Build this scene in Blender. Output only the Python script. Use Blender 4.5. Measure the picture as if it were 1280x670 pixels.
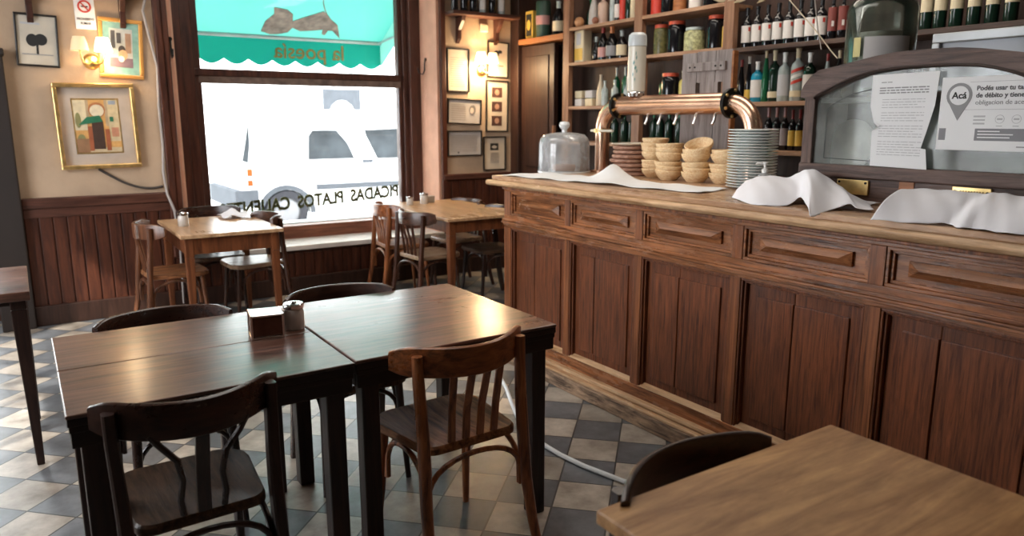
import bpy, math, random
from mathutils import Matrix, Vector
PI = math.pi
R = math.radians
random.seed(7)
for o in list(bpy.data.objects): bpy.data.objects.remove(o)
SC = bpy.context.scene
COL = SC.collection

# ------------------------------------------------------------ camera, world, light, exposure
cd = bpy.data.cameras.new('camera'); cam = bpy.data.objects.new('camera', cd); COL.objects.link(cam)
cd.sensor_width = 36; cd.lens = 929/1280*36; cd.clip_start = .05; cd.clip_end = 200
yaw, pitch = R(33.4), math.atan(185/929)
cam.location = (0, 0, 1.5)
cam.rotation_euler = (PI/2-pitch, 0, -yaw)
cd.dof.use_dof = True; cd.dof.focus_distance = 2.9; cd.dof.aperture_fstop = 2.8
SC.camera = cam
SC.view_settings.view_transform = 'Standard'; SC.view_settings.look = 'None'
SC.view_settings.gamma = 1; SC.view_settings.use_curve_mapping = False
SC.view_settings.exposure = 1.0

w = bpy.data.worlds.new('world'); SC.world = w; w.use_nodes = True
nt = w.node_tree; bg = nt.nodes['Background']
bg.inputs[0].default_value = (.93, .96, 1, 1); bg.inputs[1].default_value = 5.6

def lamp(kind, name, loc, rot, energy, color=(1, 1, 1), **kw):
    l = bpy.data.lights.new(name, kind); l.energy = energy; l.color = color
    for k, v in kw.items():
        if k == 'portal': l.cycles.is_portal = v
        else: setattr(l, k, v)
    o = bpy.data.objects.new(name, l); COL.objects.link(o); o.location = loc; o.rotation_euler = rot
    return o
lamp('AREA', 'window_portal', (2.27, 6.95, 1.75), (PI/2, 0, PI), 1, portal=True, shape='RECTANGLE', size=2.3, size_y=2.7)
lamp('AREA', 'door_portal', (-.72, 6.97, 1.2), (PI/2, 0, PI), 1, portal=True, shape='RECTANGLE', size=1.0, size_y=2.5)
lamp('AREA', 'added_window_portal', (-1.85, 3.9, 1.75), (PI/2, 0, -PI/2), 1, portal=True, shape='RECTANGLE', size=2.4, size_y=2.1)  # portal of the added window in the unseen left wall
lamp('SUN', 'sun', (0, 0, 8), (R(50), 0, R(-58)), 3.2, (1, .96, .88), angle=R(1.2))
# added fill light below the ceiling, no fixture belongs to it
lamp('AREA', 'added_ceiling_fill', (1.3, 3.7, 3.34), (0, 0, 0), 24, (1, .93, .85), shape='RECTANGLE', size=1.2, size_y=4.2)
lamp('AREA', 'added_bar_fill', (3.6, 3.2, 3.2), (0, R(-8), 0), 14, (1, .88, .74), shape='RECTANGLE', size=.5, size_y=2.8)  # added fill over the bar, without a fixture

# ------------------------------------------------------------ materials
MATS = {}
def new_mat(name):
    m = bpy.data.materials.new(name); m.use_nodes = True
    n = m.node_tree.nodes; b = n['Principled BSDF']
    MATS[name] = m
    return m, m.node_tree, b
def plain(name, col, rough=.5, metal=0, emit=None, estr=0, bump=0, bscale=40, coat=0, var=.12, vscale=6, spec=.5):
    if name in MATS: return MATS[name]
    m, t, b = new_mat(name)
    b.inputs['Roughness'].default_value = rough; b.inputs['Metallic'].default_value = metal
    b.inputs['Coat Weight'].default_value = coat; b.inputs['Specular IOR Level'].default_value = spec
    tc = t.nodes.new('ShaderNodeTexCoord')
    nz = t.nodes.new('ShaderNodeTexNoise'); nz.inputs['Scale'].default_value = vscale; nz.inputs['Detail'].default_value = 5
    t.links.new(tc.outputs['Object'], nz.inputs['Vector'])
    rp = t.nodes.new('ShaderNodeValToRGB')
    c = Vector(col[:3])
    rp.color_ramp.elements[0].position = .3; rp.color_ramp.elements[1].position = .7
    rp.color_ramp.elements[0].color = (*(c*(1-var)), 1); rp.color_ramp.elements[1].color = (*[min(1, x) for x in c*(1+var)], 1)
    t.links.new(nz.outputs['Fac'], rp.inputs['Fac']); t.links.new(rp.outputs['Color'], b.inputs['Base Color'])
    if emit:
        b.inputs['Emission Color'].default_value = (*emit, 1); b.inputs['Emission Strength'].default_value = estr
    if bump:
        n2 = t.nodes.new('ShaderNodeTexNoise'); n2.inputs['Scale'].default_value = bscale; n2.inputs['Detail'].default_value = 6
        t.links.new(tc.outputs['Object'], n2.inputs['Vector'])
        bp = t.nodes.new('ShaderNodeBump'); bp.inputs['Strength'].default_value = bump; bp.inputs['Distance'].default_value = .01
        t.links.new(n2.outputs['Fac'], bp.inputs['Height']); t.links.new(bp.outputs['Normal'], b.inputs['Normal'])
    return m
def wood(name, dark, light, axis='X', scale=9, rough=.4, bump=.25, worn=None, wornamt=.5, wscale=3, stretch=.09, coat=0, spec=.4, rvar=.2):
    m, t, b = new_mat(name)
    N, L = t.nodes, t.links
    tc = N.new('ShaderNodeTexCoord'); oi = N.new('ShaderNodeObjectInfo')
    add = N.new('ShaderNodeVectorMath'); add.operation = 'ADD'
    mul = N.new('ShaderNodeMath'); mul.operation = 'MULTIPLY'; mul.inputs[1].default_value = 7
    L.new(oi.outputs['Random'], mul.inputs[0]); L.new(tc.outputs['Object'], add.inputs[0]); L.new(mul.outputs[0], add.inputs[1])
    mp = N.new('ShaderNodeMapping'); s = [scale]*3; s['XYZ'.index(axis)] = scale*stretch
    mp.inputs['Scale'].default_value = s
    L.new(add.outputs[0], mp.inputs['Vector'])
    n1 = N.new('ShaderNodeTexNoise'); n1.inputs['Scale'].default_value = 3; n1.inputs['Detail'].default_value = 9; n1.inputs['Roughness'].default_value = .68; n1.inputs['Distortion'].default_value = .5
    L.new(mp.outputs[0], n1.inputs['Vector'])
    rp = N.new('ShaderNodeValToRGB'); rp.color_ramp.elements[0].position = .34; rp.color_ramp.elements[1].position = .66
    rp.color_ramp.elements[0].color = (*dark, 1); rp.color_ramp.elements[1].color = (*light, 1)
    L.new(n1.outputs['Fac'], rp.inputs['Fac'])
    out = rp.outputs['Color']
    n2 = N.new('ShaderNodeTexNoise'); n2.inputs['Scale'].default_value = wscale; n2.inputs['Detail'].default_value = 7; n2.inputs['Roughness'].default_value = .72
    mp2 = N.new('ShaderNodeMapping'); s2 = [1]*3; s2['XYZ'.index(axis)] = .35; mp2.inputs['Scale'].default_value = s2
    L.new(add.outputs[0], mp2.inputs['Vector']); L.new(mp2.outputs[0], n2.inputs['Vector'])
    if worn:
        r2 = N.new('ShaderNodeValToRGB'); r2.color_ramp.elements[0].position = .44; r2.color_ramp.elements[1].position = .78
        mm = N.new('ShaderNodeMath'); mm.operation = 'MULTIPLY'; mm.inputs[1].default_value = wornamt
        L.new(n2.outputs['Fac'], r2.inputs['Fac']); L.new(r2.outputs['Color'], mm.inputs[0])
        mx = N.new('ShaderNodeMix'); mx.data_type = 'RGBA'
        L.new(mm.outputs[0], mx.inputs['Factor']); L.new(out, mx.inputs['A']); mx.inputs['B'].default_value = (*worn, 1)
        out = mx.outputs['Result']
    L.new(out, b.inputs['Base Color'])
    mr = N.new('ShaderNodeMapRange'); mr.inputs['From Min'].default_value = .3; mr.inputs['From Max'].default_value = .7
    mr.inputs['To Min'].default_value = max(.05, rough-rvar/2); mr.inputs['To Max'].default_value = rough+rvar/2
    L.new(n2.outputs['Fac'], mr.inputs['Value']); L.new(mr.outputs[0], b.inputs['Roughness'])
    b.inputs['Coat Weight'].default_value = coat; b.inputs['Coat Roughness'].default_value = .2
    b.inputs['Specular IOR Level'].default_value = spec
    bp = N.new('ShaderNodeBump'); bp.inputs['Strength'].default_value = bump; bp.inputs['Distance'].default_value = .004
    L.new(n1.outputs['Fac'], bp.inputs['Height']); L.new(bp.outputs['Normal'], b.inputs['Normal'])
    return m
def glass(name, tint=(1, 1, 1), refl=.5, rough=.02, haze=0, hazecol=(.9, .95, 1)):
    m, t, b = new_mat(name); N, L = t.nodes, t.links
    tr = N.new('ShaderNodeBsdfTransparent'); tr.inputs[0].default_value = (*tint, 1)
    gl = N.new('ShaderNodeBsdfGlossy'); gl.inputs['Roughness'].default_value = rough
    lw = N.new('ShaderNodeLayerWeight'); lw.inputs[0].default_value = .35
    mu = N.new('ShaderNodeMath'); mu.operation = 'MULTIPLY'; mu.inputs[1].default_value = refl
    L.new(lw.outputs['Fresnel'], mu.inputs[0])
    mx = N.new('ShaderNodeMixShader'); L.new(mu.outputs[0], mx.inputs[0]); L.new(tr.outputs[0], mx.inputs[1]); L.new(gl.outputs[0], mx.inputs[2])
    last = mx.outputs[0]
    if haze:
        df = N.new('ShaderNodeBsdfDiffuse'); df.inputs[0].default_value = (*hazecol, 1)
        nz = N.new('ShaderNodeTexNoise'); nz.inputs['Scale'].default_value = 9; nz.inputs['Detail'].default_value = 7
        tc = N.new('ShaderNodeTexCoord'); L.new(tc.outputs['Object'], nz.inputs['Vector'])
        mr = N.new('ShaderNodeMapRange'); mr.inputs['From Min'].default_value = .35; mr.inputs['From Max'].default_value = .7
        mr.inputs['To Min'].default_value = haze*.4; mr.inputs['To Max'].default_value = haze
        L.new(nz.outputs['Fac'], mr.inputs['Value'])
        m2 = N.new('ShaderNodeMixShader'); L.new(mr.outputs[0], m2.inputs[0]); L.new(last, m2.inputs[1]); L.new(df.outputs[0], m2.inputs[2]); last = m2.outputs[0]
    L.new(last, N['Material Output'].inputs['Surface'])
    return m
def translucent(name, col, amt=.5):
    m, t, b = new_mat(name); N, L = t.nodes, t.links
    d = N.new('ShaderNodeBsdfDiffuse'); d.inputs[0].default_value = (*col, 1)
    tr = N.new('ShaderNodeBsdfTranslucent'); tr.inputs[0].default_value = (*col, 1)
    mx = N.new('ShaderNodeMixShader'); mx.inputs[0].default_value = amt
    L.new(d.outputs[0], mx.inputs[1]); L.new(tr.outputs[0], mx.inputs[2]); L.new(mx.outputs[0], N['Material Output'].inputs['Surface'])
    return m

# floor tiles: worn cement checker laid on the diagonal
def tile_mat():
    m, t, b = new_mat('floor tiles'); N, L = t.nodes, t.links
    tc = N.new('ShaderNodeTexCoord')
    mp = N.new('ShaderNodeMapping'); s = 1/.2225
    mp.inputs['Rotation'].default_value = (0, 0, R(45)); mp.inputs['Scale'].default_value = (s, s, s)
    mp.inputs['Location'].default_value = (.75, -.012, 0)
    L.new(tc.outputs['Object'], mp.inputs['Vector'])
    ck = N.new('ShaderNodeTexChecker'); ck.inputs['Scale'].default_value = 1
    L.new(mp.outputs[0], ck.inputs['Vector'])
    vo = N.new('ShaderNodeVectorMath'); vo.operation = 'FLOOR'; L.new(mp.outputs[0], vo.inputs[0])
    wn = N.new('ShaderNodeTexWhiteNoise'); L.new(vo.outputs[0], wn.inputs['Vector'])
    nz = N.new('ShaderNodeTexNoise'); nz.inputs['Scale'].default_value = 7; nz.inputs['Detail'].default_value = 8; nz.inputs['Roughness'].default_value = .65
    L.new(tc.outputs['Object'], nz.inputs['Vector'])
    def ramp(c0, c1):
        r = N.new('ShaderNodeValToRGB'); r.color_ramp.elements[0].color = (*c0, 1); r.color_ramp.elements[1].color = (*c1, 1)
        r.color_ramp.elements[0].position = .3; r.color_ramp.elements[1].position = .7; L.new(nz.outputs['Fac'], r.inputs['Fac']); return r
    rb = ramp((.21, .175, .14), (.52, .455, .385)); ra = ramp((.06, .065, .073), (.19, .20, .215))
    mx = N.new('ShaderNodeMix'); mx.data_type = 'RGBA'; L.new(ck.outputs['Fac'], mx.inputs['Factor']); L.new(ra.outputs[0], mx.inputs['A']); L.new(rb.outputs[0], mx.inputs['B'])
    mv = N.new('ShaderNodeMapRange'); mv.inputs['To Min'].default_value = .72; mv.inputs['To Max'].default_value = 1.2; L.new(wn.outputs['Value'], mv.inputs['Value'])
    m3 = N.new('ShaderNodeMix'); m3.data_type = 'RGBA'; m3.blend_type = 'MULTIPLY'; m3.inputs['Factor'].default_value = 1
    L.new(mx.outputs['Result'], m3.inputs['A']); L.new(mv.outputs[0], m3.inputs['B'])
    # grout
    fr = N.new('ShaderNodeVectorMath'); fr.operation = 'FRACTION'; L.new(mp.outputs[0], fr.inputs[0])
    sp = N.new('ShaderNodeSeparateXYZ'); L.new(fr.outputs[0], sp.inputs[0])
    def edge(o):
        a = N.new('ShaderNodeMath'); a.operation = 'SUBTRACT'; a.inputs[1].default_value = .5; L.new(o, a.inputs[0])
        c = N.new('ShaderNodeMath'); c.operation = 'ABSOLUTE'; L.new(a.outputs[0], c.inputs[0]); return c.outputs[0]
    mxm = N.new('ShaderNodeMath'); mxm.operation = 'MAXIMUM'; L.new(edge(sp.outputs[0]), mxm.inputs[0]); L.new(edge(sp.outputs[1]), mxm.inputs[1])
    gt = N.new('ShaderNodeMath'); gt.operation = 'GREATER_THAN'; gt.inputs[1].default_value = .484; L.new(mxm.outputs[0], gt.inputs[0])
    m4 = N.new('ShaderNodeMix'); m4.data_type = 'RGBA'; L.new(gt.outputs[0], m4.inputs['Factor']); L.new(m3.outputs['Result'], m4.inputs['A']); m4.inputs['B'].default_value = (.045, .042, .04, 1)
    L.new(m4.outputs['Result'], b.inputs['Base Color'])
    mr = N.new('ShaderNodeMapRange'); mr.inputs['To Min'].default_value = .2; mr.inputs['To Max'].default_value = .5; L.new(nz.outputs['Fac'], mr.inputs['Value']); L.new(mr.outputs[0], b.inputs['Roughness'])
    bp = N.new('ShaderNodeBump'); bp.inputs['Strength'].default_value = .35; bp.inputs['Distance'].default_value = .004; bp.invert = True
    L.new(gt.outputs[0], bp.inputs['Height']); L.new(bp.outputs['Normal'], b.inputs['Normal'])
    return m
M = {}
M['floor'] = tile_mat()
M['plaster'] = plain('beige plaster', (.50, .36, .245), .85, bump=.3, bscale=25, var=.2, vscale=2.2)
M['ceil'] = plain('brown ceiling paint', (.16, .12, .09), .9)
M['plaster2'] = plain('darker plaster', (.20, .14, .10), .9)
M['reveal'] = plain('pinkish reveal plaster', (.62, .33, .22), .7, bump=.2)
M['wains'] = wood('wainscot wood', (.028, .008, .005), (.12, .036, .017), 'Z', 9, .42, .3)
M['frame'] = wood('window frame wood', (.035, .012, .008), (.10, .036, .022), 'Z', 9, .4, .3)
M['framex'] = wood('window rail wood', (.04, .014, .009), (.13, .05, .032), 'X', 9, .4, .3)
M['darkw'] = wood('dark door wood', (.02, .009, .006), (.055, .024, .016), 'Z', 7, .45, .3)
M['cnt'] = wood('counter wood vertical', (.08, .025, .010), (.36, .125, .045), 'Z', 20, .34, .28, worn=(.03, .012, .006), wornamt=.5, spec=.35, wscale=3, stretch=.035)
M['cnty'] = wood('counter wood lengthwise', (.06, .019, .008), (.44, .165, .062), 'Y', 15, .26, .35, worn=(.42, .2, .09), wornamt=.3, wscale=5, stretch=.07)
M['cntp'] = wood('counter panel wood', (.062, .018, .008), (.25, .078, .029), 'Z', 26, .36, .22, worn=(.035, .012, .006), wornamt=.6, spec=.35, wscale=2.5, stretch=.06)
M['cnttop'] = wood('counter top wood', (.25, .12, .06), (.62, .40, .24), 'Y', 10, .3, .3, worn=(.62, .45, .3), wornamt=.6, wscale=3)
M['nose'] = wood('worn lit nosing wood', (.26, .13, .055), (.78, .5, .28), 'Y', 10, .2, .3, worn=(.72, .52, .33), wornamt=.6)  # worn wood, with the light on ledge tops put into its pale tone
M['plinth'] = wood('rough plinth wood', (.03, .014, .008), (.5, .33, .21), 'Y', 14, .6, .7, worn=(.06, .03, .02), wornamt=.7, wscale=9, stretch=.15)
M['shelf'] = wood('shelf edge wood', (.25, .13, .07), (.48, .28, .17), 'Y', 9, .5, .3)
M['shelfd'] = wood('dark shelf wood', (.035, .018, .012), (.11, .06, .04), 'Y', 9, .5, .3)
M['post'] = wood('shelf post wood', (.17, .08, .045), (.36, .19, .11), 'Z', 9, .5, .3)
M['orange'] = wood('orange shelf wood', (.26, .09, .03), (.5, .2, .07), 'Y', 9, .45, .3)
M['back'] = wood('back panel wood', (.022, .011, .008), (.075, .038, .026), 'Z', 5, .6, .3)
M['ftop'] = wood('dark table top wood', (.016, .006, .004), (.18, .076, .05), 'X', 14, .36, .18, worn=(.30, .19, .14), wornamt=.5, wscale=6, stretch=.08, rvar=.2, coat=.6)
M['ftop2'] = wood('reddish table top wood', (.026, .009, .006), (.23, .10, .07), 'X', 14, .34, .18, worn=(.30, .2, .16), wornamt=.5, wscale=6, stretch=.08, rvar=.2, coat=.6)
M['fleg'] = wood('dark table leg wood', (.012, .006, .005), (.05, .022, .015), 'Z', 11, .4, .3)
M['fapr'] = wood('shaded table edge wood', (.010, .005, .004), (.036, .016, .011), 'X', 11, .45, .3)  # near-black tone puts the shading of the table edges into the colour
M['rtop'] = wood('tan table top wood', (.30, .135, .048), (.66, .37, .155), 'X', 7, .4, .3, worn=(.12, .055, .025), wornamt=.7, wscale=4, stretch=.12)
M['rleg'] = wood('tan table leg wood', (.15, .06, .025), (.33, .16, .07), 'Z', 9, .45, .3)
M['btop'] = wood('golden table top wood', (.36, .19, .09), (.68, .44, .25), 'Y', 8, .3, .25, worn=(.5, .33, .2), wornamt=.4)
M['bleg'] = wood('orange table leg wood', (.07, .02, .008), (.24, .078, .027), 'Z', 9, .4, .3)
M['cA'] = wood('black brown chair wood', (.010, .005, .004), (.045, .017, .011), 'Z', 14, .3, .2, coat=.3)
M['cAr'] = wood('dark chair rail wood', (.014, .006, .004), (.055, .02, .012), 'X', 14, .3, .2, coat=.3)
M['cAs'] = wood('scuffed dark seat wood', (.01, .006, .004), (.10, .05, .028), 'Y', 14, .4, .3, worn=(.22, .13, .07), wornamt=.4, wscale=30, spec=.25)
M['cB'] = wood('warm brown chair wood', (.08, .022, .008), (.48, .16, .052), 'Z', 14, .33, .2, coat=.2)
M['cBr'] = wood('warm brown chair rail wood', (.08, .025, .009), (.42, .135, .045), 'X', 14, .33, .2, coat=.2)
M['cBs'] = wood('worn brown seat wood', (.05, .019, .008), (.46, .19, .08), 'Y', 14, .5, .4, worn=(.30, .15, .07), wornamt=.6, wscale=9, spec=.2)
M['cD'] = wood('dark brown chair wood', (.02, .008, .005), (.09, .032, .016), 'Z', 14, .3, .2, coat=.2)
M['cDm'] = wood('mid brown chair wood', (.04, .014, .007), (.20, .075, .033), 'Z', 14, .3, .2, coat=.2)
M['cDr'] = wood('dark brown chair rail wood', (.025, .010, .006), (.11, .045, .025), 'X', 14, .3, .2, coat=.2)
M['cDs'] = wood('pale worn seat wood', (.16, .09, .05), (.40, .27, .17), 'Y', 14, .3, .3)
M['brass'] = plain('brass', (.82, .6, .26), .35, 1, var=.2, vscale=20)
M['copper'] = plain('polished copper', (.92, .58, .42), .27, 1, var=.14, vscale=9, bump=.08, bscale=8)
M['chrome'] = plain('chrome', (.8, .8, .8), .15, 1, var=.04)
M['iron'] = plain('black iron', (.015, .014, .013), .35, .6)
M['white'] = plain('white ceramic', (.85, .86, .84), .2, var=.02)
M['plate'] = plain('pale green plate ceramic', (.84, .89, .87), .15, var=.02, coat=.3)
M['cloth'] = plain('white napkin cloth', (.86, .86, .91), .9, var=.02, bump=.1, bscale=300)
M['paper'] = plain('white paper', (.86, .87, .88), .8, var=.02)
M['cream'] = plain('cream paint', (.72, .62, .42), .6, var=.06)
M['ink'] = plain('black ink', (.02, .02, .02), .7, var=0)
M['grey'] = plain('grey print', (.30, .30, .31), .7, var=.05)
M['lgrey'] = plain('pale grey print', (.52, .52, .54), .7, var=.05)
M['red'] = plain('red', (.6, .05, .03), .4)
M['yellow'] = plain('yellow label', (.75, .48, .08), .5)
M['wicker'] = wood('woven straw', (.74, .46, .22), (.98, .80, .52), 'X', 40, .6, .35, stretch=.25)
M['boardr'] = wood('reddish round board wood', (.25, .12, .08), (.55, .33, .24), 'X', 12, .5, .3)
M['greywood'] = wood('grey weathered wood', (.19, .155, .145), (.40, .35, .33), 'Z', 12, .6, .4, stretch=.1)
M['mirw'] = wood('purple brown oak', (.035, .018, .014), (.16, .095, .075), 'Y', 16, .45, .7, stretch=.08)
M['mirz'] = wood('purple brown oak upright', (.035, .018, .014), (.15, .085, .065), 'Z', 16, .45, .7, stretch=.08)
M['greygl'] = plain('mottled silvered grey', (.24, .25, .22), .5, var=.6, vscale=7)
M['pane'] = glass('clear window pane', (.97, .99, .98), .35)
M['clear'] = glass('clear glass', (.97, .98, .98), 1.0, .03, haze=.3, hazecol=(.97, .98, 1))  # white haze stands in for glare and highlights on the glass
M['caseg'] = glass('dusty case glass', (.92, .94, .93), .5, .05, haze=.26, hazecol=(.6, .63, .6))
M['jarg'] = glass('greenish jar glass', (.93, .96, .94), .9, .03, haze=.10, hazecol=(.2, .3, .25))
M['awn'] = translucent('turquoise canvas', (.19, .46, .42), .55)
M['awnd'] = translucent('deep turquoise canvas', (.03, .36, .30), .5)
M['van'] = plain('white van paint', (.62, .63, .64), .35, var=.01)
M['tyre'] = plain('grey tyre rubber', (.03, .03, .035), .9, spec=.1)
M['bump'] = plain('grey plastic', (.06, .065, .075), .8, spec=.1)
M['vglass'] = plain('dark van window', (.03, .035, .04), .5, spec=.15, var=.5, vscale=3)
M['street'] = plain('pale street', (.5, .5, .5), .9)
M['facade'] = plain('white facade', (.82, .82, .82), .9, var=.03)
M['bgreen'] = plain('dark green bottle glass', (.008, .028, .017), .08, var=.1)
M['bgreen2'] = plain('green bottle glass', (.015, .13, .055), .08, var=.1)
M['bdark'] = plain('near black bottle glass', (.008, .008, .010), .08, var=.1)
M['bclear'] = plain('pale bottle glass', (.42, .48, .47), .1, var=.2, vscale=20)
M['bblue'] = plain('blue bottle glass', (.02, .28, .42), .1)
M['label'] = plain('cream bottle label', (.72, .68, .64), .7, var=.05)
M['capr'] = plain('dark red capsule', (.28, .02, .02), .35)
M['capp'] = plain('pink capsule', (.55, .28, .26), .35)
M['capk'] = plain('black capsule', (.015, .015, .017), .3)

# ------------------------------------------------------------ mesh builder
class MB:
    def __init__(s): s.v = []; s.f = []; s.m = []; s.sm = []
    def add(s, vs, fs, m=0, smooth=False):
        k = len(s.v); s.v += [tuple(p) for p in vs]
        for f in fs: s.f.append(tuple(i+k for i in f)); s.m.append(m); s.sm.append(smooth)
        return s
    def box(s, x0, y0, z0, x1, y1, z1, m=0):
        if x0 > x1: x0, x1 = x1, x0
        if y0 > y1: y0, y1 = y1, y0
        if z0 > z1: z0, z1 = z1, z0
        return s.add([(x0, y0, z0), (x1, y0, z0), (x1, y1, z0), (x0, y1, z0), (x0, y0, z1), (x1, y0, z1), (x1, y1, z1), (x0, y1, z1)],
            [(3, 2, 1, 0), (4, 5, 6, 7), (0, 1, 5, 4), (1, 2, 6, 5), (2, 3, 7, 6), (3, 0, 4, 7)], m)
    def taper(s, c0, s0, c1, s1, m=0):
        # box between two horizontal rectangles centre c, half size s
        vs = [(c0[0]+a*s0[0], c0[1]+b*s0[1], c0[2]) for a, b in ((-1, -1), (1, -1), (1, 1), (-1, 1))] + [(c1[0]+a*s1[0], c1[1]+b*s1[1], c1[2]) for a, b in ((-1, -1), (1, -1), (1, 1), (-1, 1))]
        return s.add(vs, [(3, 2, 1, 0), (4, 5, 6, 7), (0, 1, 5, 4), (1, 2, 6, 5), (2, 3, 7, 6), (3, 0, 4, 7)], m)
    def prism(s, pts, fn, m=0, smooth=False):
        # pts polygon; fn(p, t) with t 0/1 gives 3D
        n = len(pts); vs = [fn(p, 0) for p in pts] + [fn(p, 1) for p in pts]
        fs = [tuple(range(n)), tuple(range(2*n-1, n-1, -1))] + [(i, i+n, (i+1) % n+n, (i+1) % n) for i in range(n)]
        return s.add(vs, fs, m, smooth)
    def lathe(s, prof, c=(0, 0, 0), n=20, m=0, a0=0, a1=2*PI, smooth=True, axis='Z'):
        full = abs(a1-a0-2*PI) < 1e-6; k = n if full else n+1
        vs = []
        for r, z in prof:
            for i in range(k):
                a = a0+(a1-a0)*i/n; p = (r*math.cos(a), r*math.sin(a), z)
                if axis == 'X': p = (p[2], p[0], p[1])
                if axis == 'Y': p = (p[0], p[2], p[1])
                vs.append((p[0]+c[0], p[1]+c[1], p[2]+c[2]))
        fs = []
        for j in range(len(prof)-1):
            for i in range(n):
                a = j*k+i; b = j*k+(i+1) % k
                fs.append((a, b, b+k, a+k))
        return s.add(vs, fs, m, smooth)
    def sweep(s, path, sec, up=None, m=0, smooth=True, scales=None):
        # sec list of (a,b): a along side, b along up ; path open
        P = [Vector(p) for p in path]; n = len(sec); vs = []
        T = [(P[min(i+1, len(P)-1)]-P[max(i-1, 0)]).normalized() for i in range(len(P))]
        if up is None:
            u = Vector((0, 0, 1)) if abs(T[0].z) < .9 else Vector((0, 1, 0))
            U = []
            for t in T:
                u = (u-t*u.dot(t)).normalized(); U.append(u.copy())
        else: U = [(Vector(up)-t*Vector(up).dot(t)).normalized() for t in T]
        for i, p in enumerate(P):
            sd = T[i].cross(U[i]).normalized(); k = scales[i] if scales else 1
            if not isinstance(k, (tuple, list)): k = (k, k)
            for a, b in sec: vs.append(p+sd*a*k[0]+U[i]*b*k[1])
        fs = [tuple(range(n-1, -1, -1)), tuple((len(P)-1)*n+i for i in range(n))]
        for j in range(len(P)-1):
            for i in range(n): fs.append((j*n+i, j*n+(i+1) % n, (j+1)*n+(i+1) % n, (j+1)*n+i))
        return s.add(vs, fs, m, smooth)
    def tube(s, path, r, n=10, m=0, scales=None, up=None):
        return s.sweep(path, [(r*math.cos(2*PI*i/n), r*math.sin(2*PI*i/n)) for i in range(n)], up, m, True, scales)
    def grid(s, fn, nu, nv, m=0, thick=None):
        vs = [fn(i/nu, j/nv) for j in range(nv+1) for i in range(nu+1)]
        fs = [(j*(nu+1)+i, j*(nu+1)+i+1, (j+1)*(nu+1)+i+1, (j+1)*(nu+1)+i) for j in range(nv) for i in range(nu)]
        return s.add(vs, fs, m, True)
    def xf(s, mat):
        s.v = [tuple(mat @ Vector(p)) for p in s.v]; return s
    def build(s, name, mats, parent=None, loc=(0, 0, 0), rz=0, bevel=0, angle=35, seg=2, solid=0):
        me = bpy.data.meshes.new(name); me.from_pydata(s.v, [], s.f)
        if not isinstance(mats, (list, tuple)): mats = [mats]
        for mt in mats: me.materials.append(mt)
        me.polygons.foreach_set('material_index', s.m); me.polygons.foreach_set('use_smooth', s.sm)
        me.update()
        import bmesh
        b = bmesh.new(); b.from_mesh(me); bmesh.ops.recalc_face_normals(b, faces=b.faces); b.to_mesh(me); b.free()
        if any(s.sm): me.set_sharp_from_angle(angle=R(angle))
        o = bpy.data.objects.new(name, me); COL.objects.link(o); o.location = loc; o.rotation_euler = (0, 0, rz)
        if parent: o.parent = parent
        if bevel:
            md = o.modifiers.new('bevel', 'BEVEL'); md.width = bevel; md.segments = seg; md.limit_method = 'ANGLE'; md.angle_limit = R(40)
        if solid:
            md = o.modifiers.new('solid', 'SOLIDIFY'); md.thickness = solid; md.offset = 0
        return o
def tag(o, label, cat, group=None, kind=None):
    o['label'] = label; o['category'] = cat
    if group: o['group'] = group
    if kind: o['kind'] = kind
    return o
def thing(name, label, cat, loc=(0, 0, 0), rz=0, group=None):
    o = bpy.data.objects.new(name, None); COL.objects.link(o); o.location = loc; o.rotation_euler = (0, 0, rz)
    o.empty_display_size = .05
    return tag(o, label, cat, group)
def clone(root, loc, rz=None, label=None, group=None, tilt=None):
    r = root.copy(); COL.objects.link(r); r.location = loc
    if rz is not None: r.rotation_euler = (0, 0, rz)
    if tilt: r.rotation_euler = tilt
    if label: r['label'] = label
    if group: r['group'] = group
    for ch in list(root.children):
        c = ch.copy(); COL.objects.link(c); c.parent = r
        for g in list(ch.children):
            d = g.copy(); COL.objects.link(d); d.parent = c
    return r
def struct(mb, name, mats, **kw):
    o = mb.build(name, mats, **kw); o['kind'] = 'structure'; return o
def arc(fn, n): return [fn(i/n) for i in range(n+1)]
def textmesh(name, s, size, mat, origin, xdir, ydir, parent=None, align='LEFT', ext=.0006, bold=0):
    cu = bpy.data.curves.new(name, 'FONT'); cu.body = s; cu.size = size; cu.align_x = align; cu.extrude = ext; cu.offset = bold
    cu.resolution_u = 3
    t = bpy.data.objects.new(name, cu); COL.objects.link(t)
    bpy.context.view_layer.update()
    me = bpy.data.meshes.new_from_object(t.evaluated_get(bpy.context.evaluated_depsgraph_get()))
    bpy.data.objects.remove(t)
    X = Vector(xdir); Y = Vector(ydir); Z = X.normalized().cross(Y.normalized()); O = Vector(origin)
    for v in me.vertices: v.co = O+X*v.co.x+Y*v.co.y+Z*v.co.z
    me.materials.clear(); me.materials.append(mat); me.name = name
    o = bpy.data.objects.new(name, me); COL.objects.link(o)
    if parent: o.parent = parent
    return o

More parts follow.
